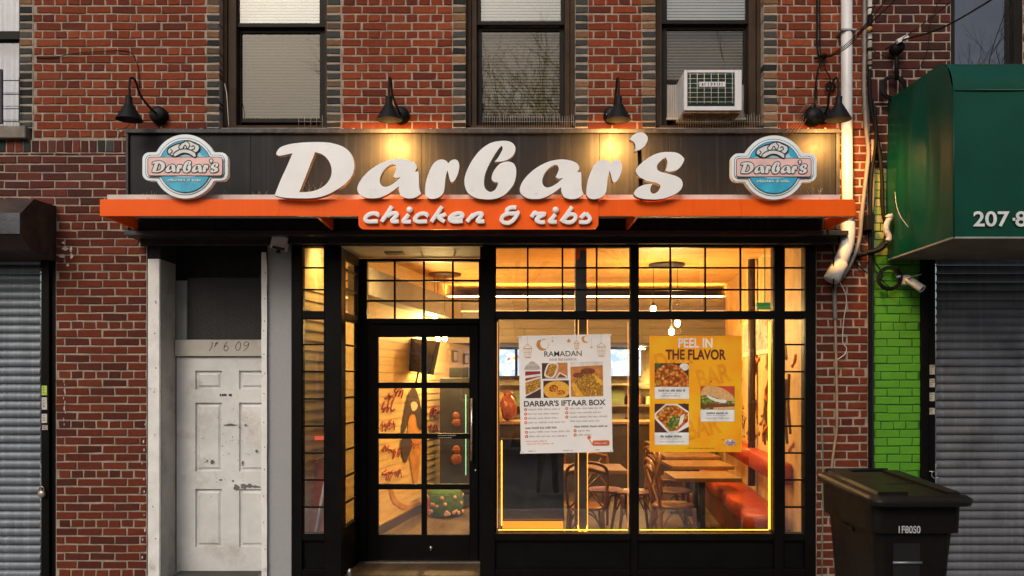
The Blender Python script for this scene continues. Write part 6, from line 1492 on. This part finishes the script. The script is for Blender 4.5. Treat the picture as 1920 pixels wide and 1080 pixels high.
# mast bracket and overhead wires over the awning
m = MB(); m.tube([P(1681, 85, -.06), P(1681, 150, -.06)], .016, 8); m.lathe(P(1681, 92, -.06), [(0, -.05), (.05, -.045), (.05, .03), (0, .04)], 12, (0, 1, 0)); tag(m.build('wire_bracket', blk), 'dark wire bracket on the brick above the awning', 'bracket')
m = MB(); m.obox(P(1691, 74, -.12), Vector((.045, 0, .022)), Vector((0, .02, 0)), Vector((-.008, 0, .014))); tag(m.build('splice_cover', M('white pvc', (1, 1, 1))), 'small white splice cover on the overhead wires', 'cover')
Ww = .0035
cable('overhead_wire', [(1660, 92, -.05), (1690, 76, -.12), (1760, 55, -.9), (1850, 5, -2.2), (1990, -90, -3.8)], .0065, blk, 'thick overhead wire rising to the right from the white splice cover')
cable('overhead_wire', [(1692, 72, -.12), (1740, 38, -.8), (1800, -10, -1.6), (1900, -90, -3)], Ww, blk, 'thin overhead wire above the thick one at the splice cover')
for k, (a_, b_) in enumerate(((1650, -8), (1664, -4), (1684, -6))):
    cable('overhead_wire', [(1541, 106, -.04), (1560, 101+k*2, -.1), (1592, 78+k*4, -.5), (1625, 42+k*4, -1.0), (a_, b_, -1.6), (a_+90, -120, -3)], .0035+.001*(k == 2), blk, ('uppermost of the three wires rising from the wall anchor by the drainpipe', 'middle of the three wires rising from the wall anchor by the drainpipe', 'lowest and thickest wire rising from the wall anchor by the drainpipe')[k])
m = MB(); m.ball(tuple(P(1544, 105, -.04)), .035, .03, .02, 10, .3); m.tube([P(1527, 110, -.03), P(1545, 105, -.04)], .008, 6); tag(m.build('wire_anchor', blk), 'black wire anchor fixed to the brick left of the drainpipe', 'anchor')
cable('drop_cable', [(1532, -200, -.03), (1532, 30, -.03), (1532, 80, -.03), (1535, 105, -.04)], .009, blk, 'pair of black cables dropping down the brick to the wire anchor')
cable('drop_cable', [(1536, -200, -.035), (1537, 60, -.035), (1539, 105, -.04)], .007, blk, 'thinner black cable dropping beside the first to the wire anchor')
cable('drop_cable', [(1541, 108, -.04), (1533, 135, -.03), (1529, 165, -.03), (1528, 205, -.03)], .008, blk, 'black cable from the wire anchor down to the lamp base')
cable('drop_cable', [(1544, 110, -.04), (1548, 130, -.05), (1556, 145, -.04), (1556, 160, -.03)], .006, blk, 'looping black cable below the wire anchor')
cable('drop_cable', [(1541, 108, -.04), (1536, 125, -.05), (1530, 150, -.05), (1532, 180, -.04), (1524, 196, -.03), (1512, 208, -.03), (1500, 222, -.03)], .005, blk, 'thin black cable slanting left behind the rightmost lamp')
for k in range(4):
    cable('loose_wire', [(1530+k*2, 182+k*3, -.03), (1516-k*3, 190+k*5, -.06), (1506-k*4, 205+k*4, -.07), (1512-k*5, 222, -.07), (1497-k*6, 243, -.25), (1492-k*8, 252, -.24)], .0025, M('rusty thin wire', (.16, .09, .05), .7), ('first thin rusty wire spilling over the sign trim by the right lamp', 'second thin rusty wire spilling over the sign trim by the right lamp', 'third thin rusty wire spilling over the sign trim by the right lamp', 'fourth thin rusty wire, farthest left, spilling over the sign trim')[k], 'wire')
m = MB(); m.lathe(P(1523, 222, -.02), [(0, -.09), (.05, -.085), (.075, -.06), (.075, 0)], 18, (0, 1, 0)); tag(m.build('junction_box', lampM), 'round black junction box left of the rightmost lamp base', 'junction box')
cable('cable_on_brick', [(68, 108, -.005), (100, 108, -.008), (140, 100, -.01), (195, 96, -.01), (235, 95, -.01), (250, 104, -.01), (259, 128, -.01), (261, 160, -.01), (260, 180, -.01)], .0035, blk, 'thin black cable drooping across the brick down to the leftmost lamp')
cable('loose_wire', [(255, 222, -.02), (240, 236, -.03), (228, 248, -.03), (222, 260, -.03)], .0028, blk, 'thin wire trailing down from the leftmost lamp over the brick', 'wire')
cable('drop_cable', [(1530, 436, -.12), (1545, 452, -.06), (1561, 468, -.05), (1563, 490, -.16), (1563, 530, -.17), (1563, 545, -.05)], .006, blk, 'thin black cable from the dome camera hooked over the drainpipe outlet')
cable('loose_wire', [(1574, 528, -.05), (1583, 545, -.03), (1587, 565, -.02), (1582, 600, -.015), (1580, 640, -.015), (1587, 652, -.015), (1584, 664, -.015), (1569, 675, -.015)], .0038, M('white wire', (1, 1, 1)), 'thin white wire wandering down the brick right of the brown conduit', 'wire')
cable('power_cable', [(1600, 486, -.02), (1612, 500, -.02), (1626, 512, -.02)], .006, blk, 'short black cable crossing the brick to the dark gap')
cable('loose_wire', [(1541, 760, -.012), (1543, 900, -.012), (1541, 1085, -.012)], .006, M('pale green hose', (.16, .2, .14), .6), 'pale greenish hose down the wall behind the trash bin', 'hose')
cable('loose_wire', [(1622, 60, -.02), (1640, 95, -.02), (1668, 110, -.02)], .003, blk, 'thin dark wire crossing the dark brick to the bracket', 'wire')
cable('loose_wire', [(1790, -60, -.03), (1748, 30, -.02), (1740, 90, -.02), (1720, 135, -.02)], .003, blk, 'thin dark wire hanging over the dark brick left of the far window', 'wire')
# white bullet camera on the green wall
t = thing('bullet_camera', 'white bullet security camera on the green wall under the awning', 'camera', P(1712, 528, -.05))
m = MB(); m.bbox(PX(1692, -.05), PX(1704, -.05), -.09, .011, PZ(534, -.05), PZ(517, -.05), .004); m.build('mount', pvc, t)
m = MB(); a_, b_ = P(1700, 522, -.10), P(1730, 542, -.20); d_ = (b_-a_).normalized(); m.lathe(a_, [(0, 0), (.028, .004), (.033, .02), (.033, (b_-a_).length-.01), (.036, (b_-a_).length), (.026, (b_-a_).length), (0, (b_-a_).length-.012)], 18, d_); m.build('camera_body', pvc, t)
m = MB(); m.lathe(a_+d_*((b_-a_).length-.010), [(.024, 0), (.018, .006), (0, .008)], 14, d_); m.build('lens', M('black plastic', (1, 1, 1)), t)
m = MB(); m.obox(P(1712, 518, -.14), Vector((.05, 0, .012)), Vector((0, .035, 0)), Vector((0, 0, .003))); m.build('sun_hood', pvc, t)
# loose flaking at the left shutter corner
m = MB()
for cx, cy, rx, ry in ((122, 466, 6, 5), (133, 467, 3, 6), (117, 480, 6, 4), (134, 480, 3, 6), (127, 497, 3, 3), (118, 455, 3, 2)): blob(m, cx, cy, rx, ry, -.006, 10, .35)
for y in range(712, 800, 9): blob(m, 121+random.uniform(-2, 2), y+random.uniform(-3, 3), .9, random.uniform(2, 5), -.005, 7, .3)
for y in range(800, 1080, 24): blob(m, 270+random.uniform(-4, 3), y+random.uniform(-6, 6), 1.4, random.uniform(1, 4), -.005, 7, .3)
tag(m.build('mortar_smears', M('white mortar smear', (.55, .50, .44), .9, var=.3, scale=30, bump=.4)), kind='stuff')

# ------------------------------------------------------------------ across the street (seen only in the glass)
def row_house(x0, x1, h, c, label, seed):
    rnd = random.Random(seed); Y = -19.3
    t = thing('row_house', label, 'house', ((x0+x1)/2, Y, 0), 'houses across the street')
    m = MB(); m.box(x0, x1, Y-8, Y, -.2, h); m.build('wall', M('far wall %d' % seed, c, .8, var=.15, scale=1.5), t)
    m = MB(); m.box(x0-.1, x1+.1, Y, Y+.35, h-.5, h+.1); m.build('cornice', M('far cornice', (.25, .22, .2), .7), t)
    nW = int((x1-x0)/2.1)
    for fl in range(int((h-1)/3.2)):
        for i in range(nW):
            xc_ = x0+(i+.5)*(x1-x0)/nW; z0 = .9+fl*3.2
            m = MB(); m.box(xc_-.55, xc_+.55, Y, Y+.06, z0, z0+1.8); fr = m.build('window', M('far frame', (.5, .48, .45), .6), t)
            m = MB(); m.box(xc_-.45, xc_+.45, Y+.061, Y+.07, z0+.1, z0+1.7); m.build('pane', M('far pane', (.05, .06, .07), .08, bump=0), fr)
row_house(-16, -5, 7.4, (.24, .16, .13), 'low brown row house across the street, leftmost', 1)
row_house(-4.9, 4.5, 6.6, (.40, .38, .34), 'pale rendered row house across the street, middle', 2)
row_house(4.6, 15, 7.8, (.20, .10, .08), 'dark red row house across the street, rightmost', 3)
def tree(x, y, h, seed, label):
    rnd = random.Random(seed); m = MB(); barkM = M('grey bark', (.06, .05, .045), .9, var=.3, scale=10)
    t = thing('bare_tree', label, 'tree', (x, y, -.2), 'bare street trees')
    tr = MB(); tr.tube(cr([Vector((x, y, -.2)), Vector((x+.05, y, h*.15)), Vector((x-.05, y+.05, h*.33))], 4), [.22, .2, .19, .18, .17, .165, .16, .155, .15], 10); tr.build('trunk', barkM, t)
    def br(p, d, l, r, dep):
        q = p+d*l*.5+Vector((rnd.uniform(-1, 1), rnd.uniform(-1, 1), rnd.uniform(-.3, .6)))*l*.08; e = q+d*l*.5
        m.tube([p, q, e], [r, r*.85, r*.7], 5 if dep > 1 else 3, caps=False)
        if dep == 0: return
        for _ in range(rnd.choice((2, 3, 3)) if dep > 1 else 3):
            nd = (d+Vector((rnd.uniform(-1, 1), rnd.uniform(-1, 1), rnd.uniform(-.35, .75)))*.75).normalized(); br(e if rnd.random() < .7 else q, nd, l*rnd.uniform(.6, .85), r*.58, dep-1)
    for k in range(5):
        a_ = rnd.uniform(0, 6.3); br(Vector((x-.05, y+.05, h*.32)), Vector((math.cos(a_)*.7, math.sin(a_)*.7, .9)).normalized(), h*.2, .085, 6)
    m.build('crown', barkM, t)
tree(3.4, -12.6, 11.5, 4, 'bare tree across the street, right of the photographer')
tree(.2, -14.2, 12.5, 9, 'bare tree across the street, behind the photographer')
tree(8.2, -13.2, 11, 14, 'bare tree farthest right across the street')

# the photographer, standing in the road; seen as a dim reflection in the glass
def person():
    me = bpy.data.meshes.new('person'); X, Y, Z = .62, -6.75, -.30
    V = [(0, 0, .95, .135), (0, 0, 1.15, .125), (0, 0, 1.38, .155), (0, 0, 1.50, .06), (0, .02, 1.58, .085), (0, .02, 1.70, .098), (0, .01, 1.78, .06),
         (.10, 0, .88, .09), (.13, 0, .50, .065), (.15, 0, .10, .05), (.15, .12, .04, .045), (-.10, 0, .88, .09), (-.13, 0, .50, .065), (-.16, 0, .10, .05), (-.16, .12, .04, .045),
         (.19, 0, 1.40, .07), (.25, .05, 1.15, .05), (.10, .28, 1.30, .038), (.05, .34, 1.40, .035), (-.19, 0, 1.40, .07), (-.25, .05, 1.15, .05), (-.10, .28, 1.30, .038), (-.05, .34, 1.40, .035)]
    Ed = [(0, 1), (1, 2), (2, 3), (3, 4), (4, 5), (5, 6), (0, 7), (7, 8), (8, 9), (9, 10), (0, 11), (11, 12), (12, 13), (13, 14), (2, 15), (15, 16), (16, 17), (17, 18), (2, 19), (19, 20), (20, 21), (21, 22)]
    me.from_pydata([(X+a, Y+b, Z+c) for a, b, c, r_ in V], Ed, [])
    o = bpy.data.objects.new('person', me); col.objects.link(o)
    s = o.modifiers.new('skin', 'SKIN'); s.use_smooth_shade = True
    import bmesh
    bm_ = bmesh.new(); bm_.from_mesh(me); sk = bm_.verts.layers.skin.verify(); bm_.verts.ensure_lookup_table()
    for i, v in enumerate(V): bm_.verts[i][sk].radius = (v[3], v[3]); bm_.verts[i][sk].use_root = (i == 0)
    bm_.to_mesh(me); bm_.free()
    o.modifiers.new('sub', 'SUBSURF').levels = 1; o.modifiers['sub'].render_levels = 1
    me.materials.append(M('dark clothing', (.03, .032, .04), .8, var=.2))
    return o
po = person()
# skin radii need the skin layer, which the modifier creates; bake to a plain mesh when it exists
tag(po, 'person in dark clothes standing in the road holding up a camera', 'person')
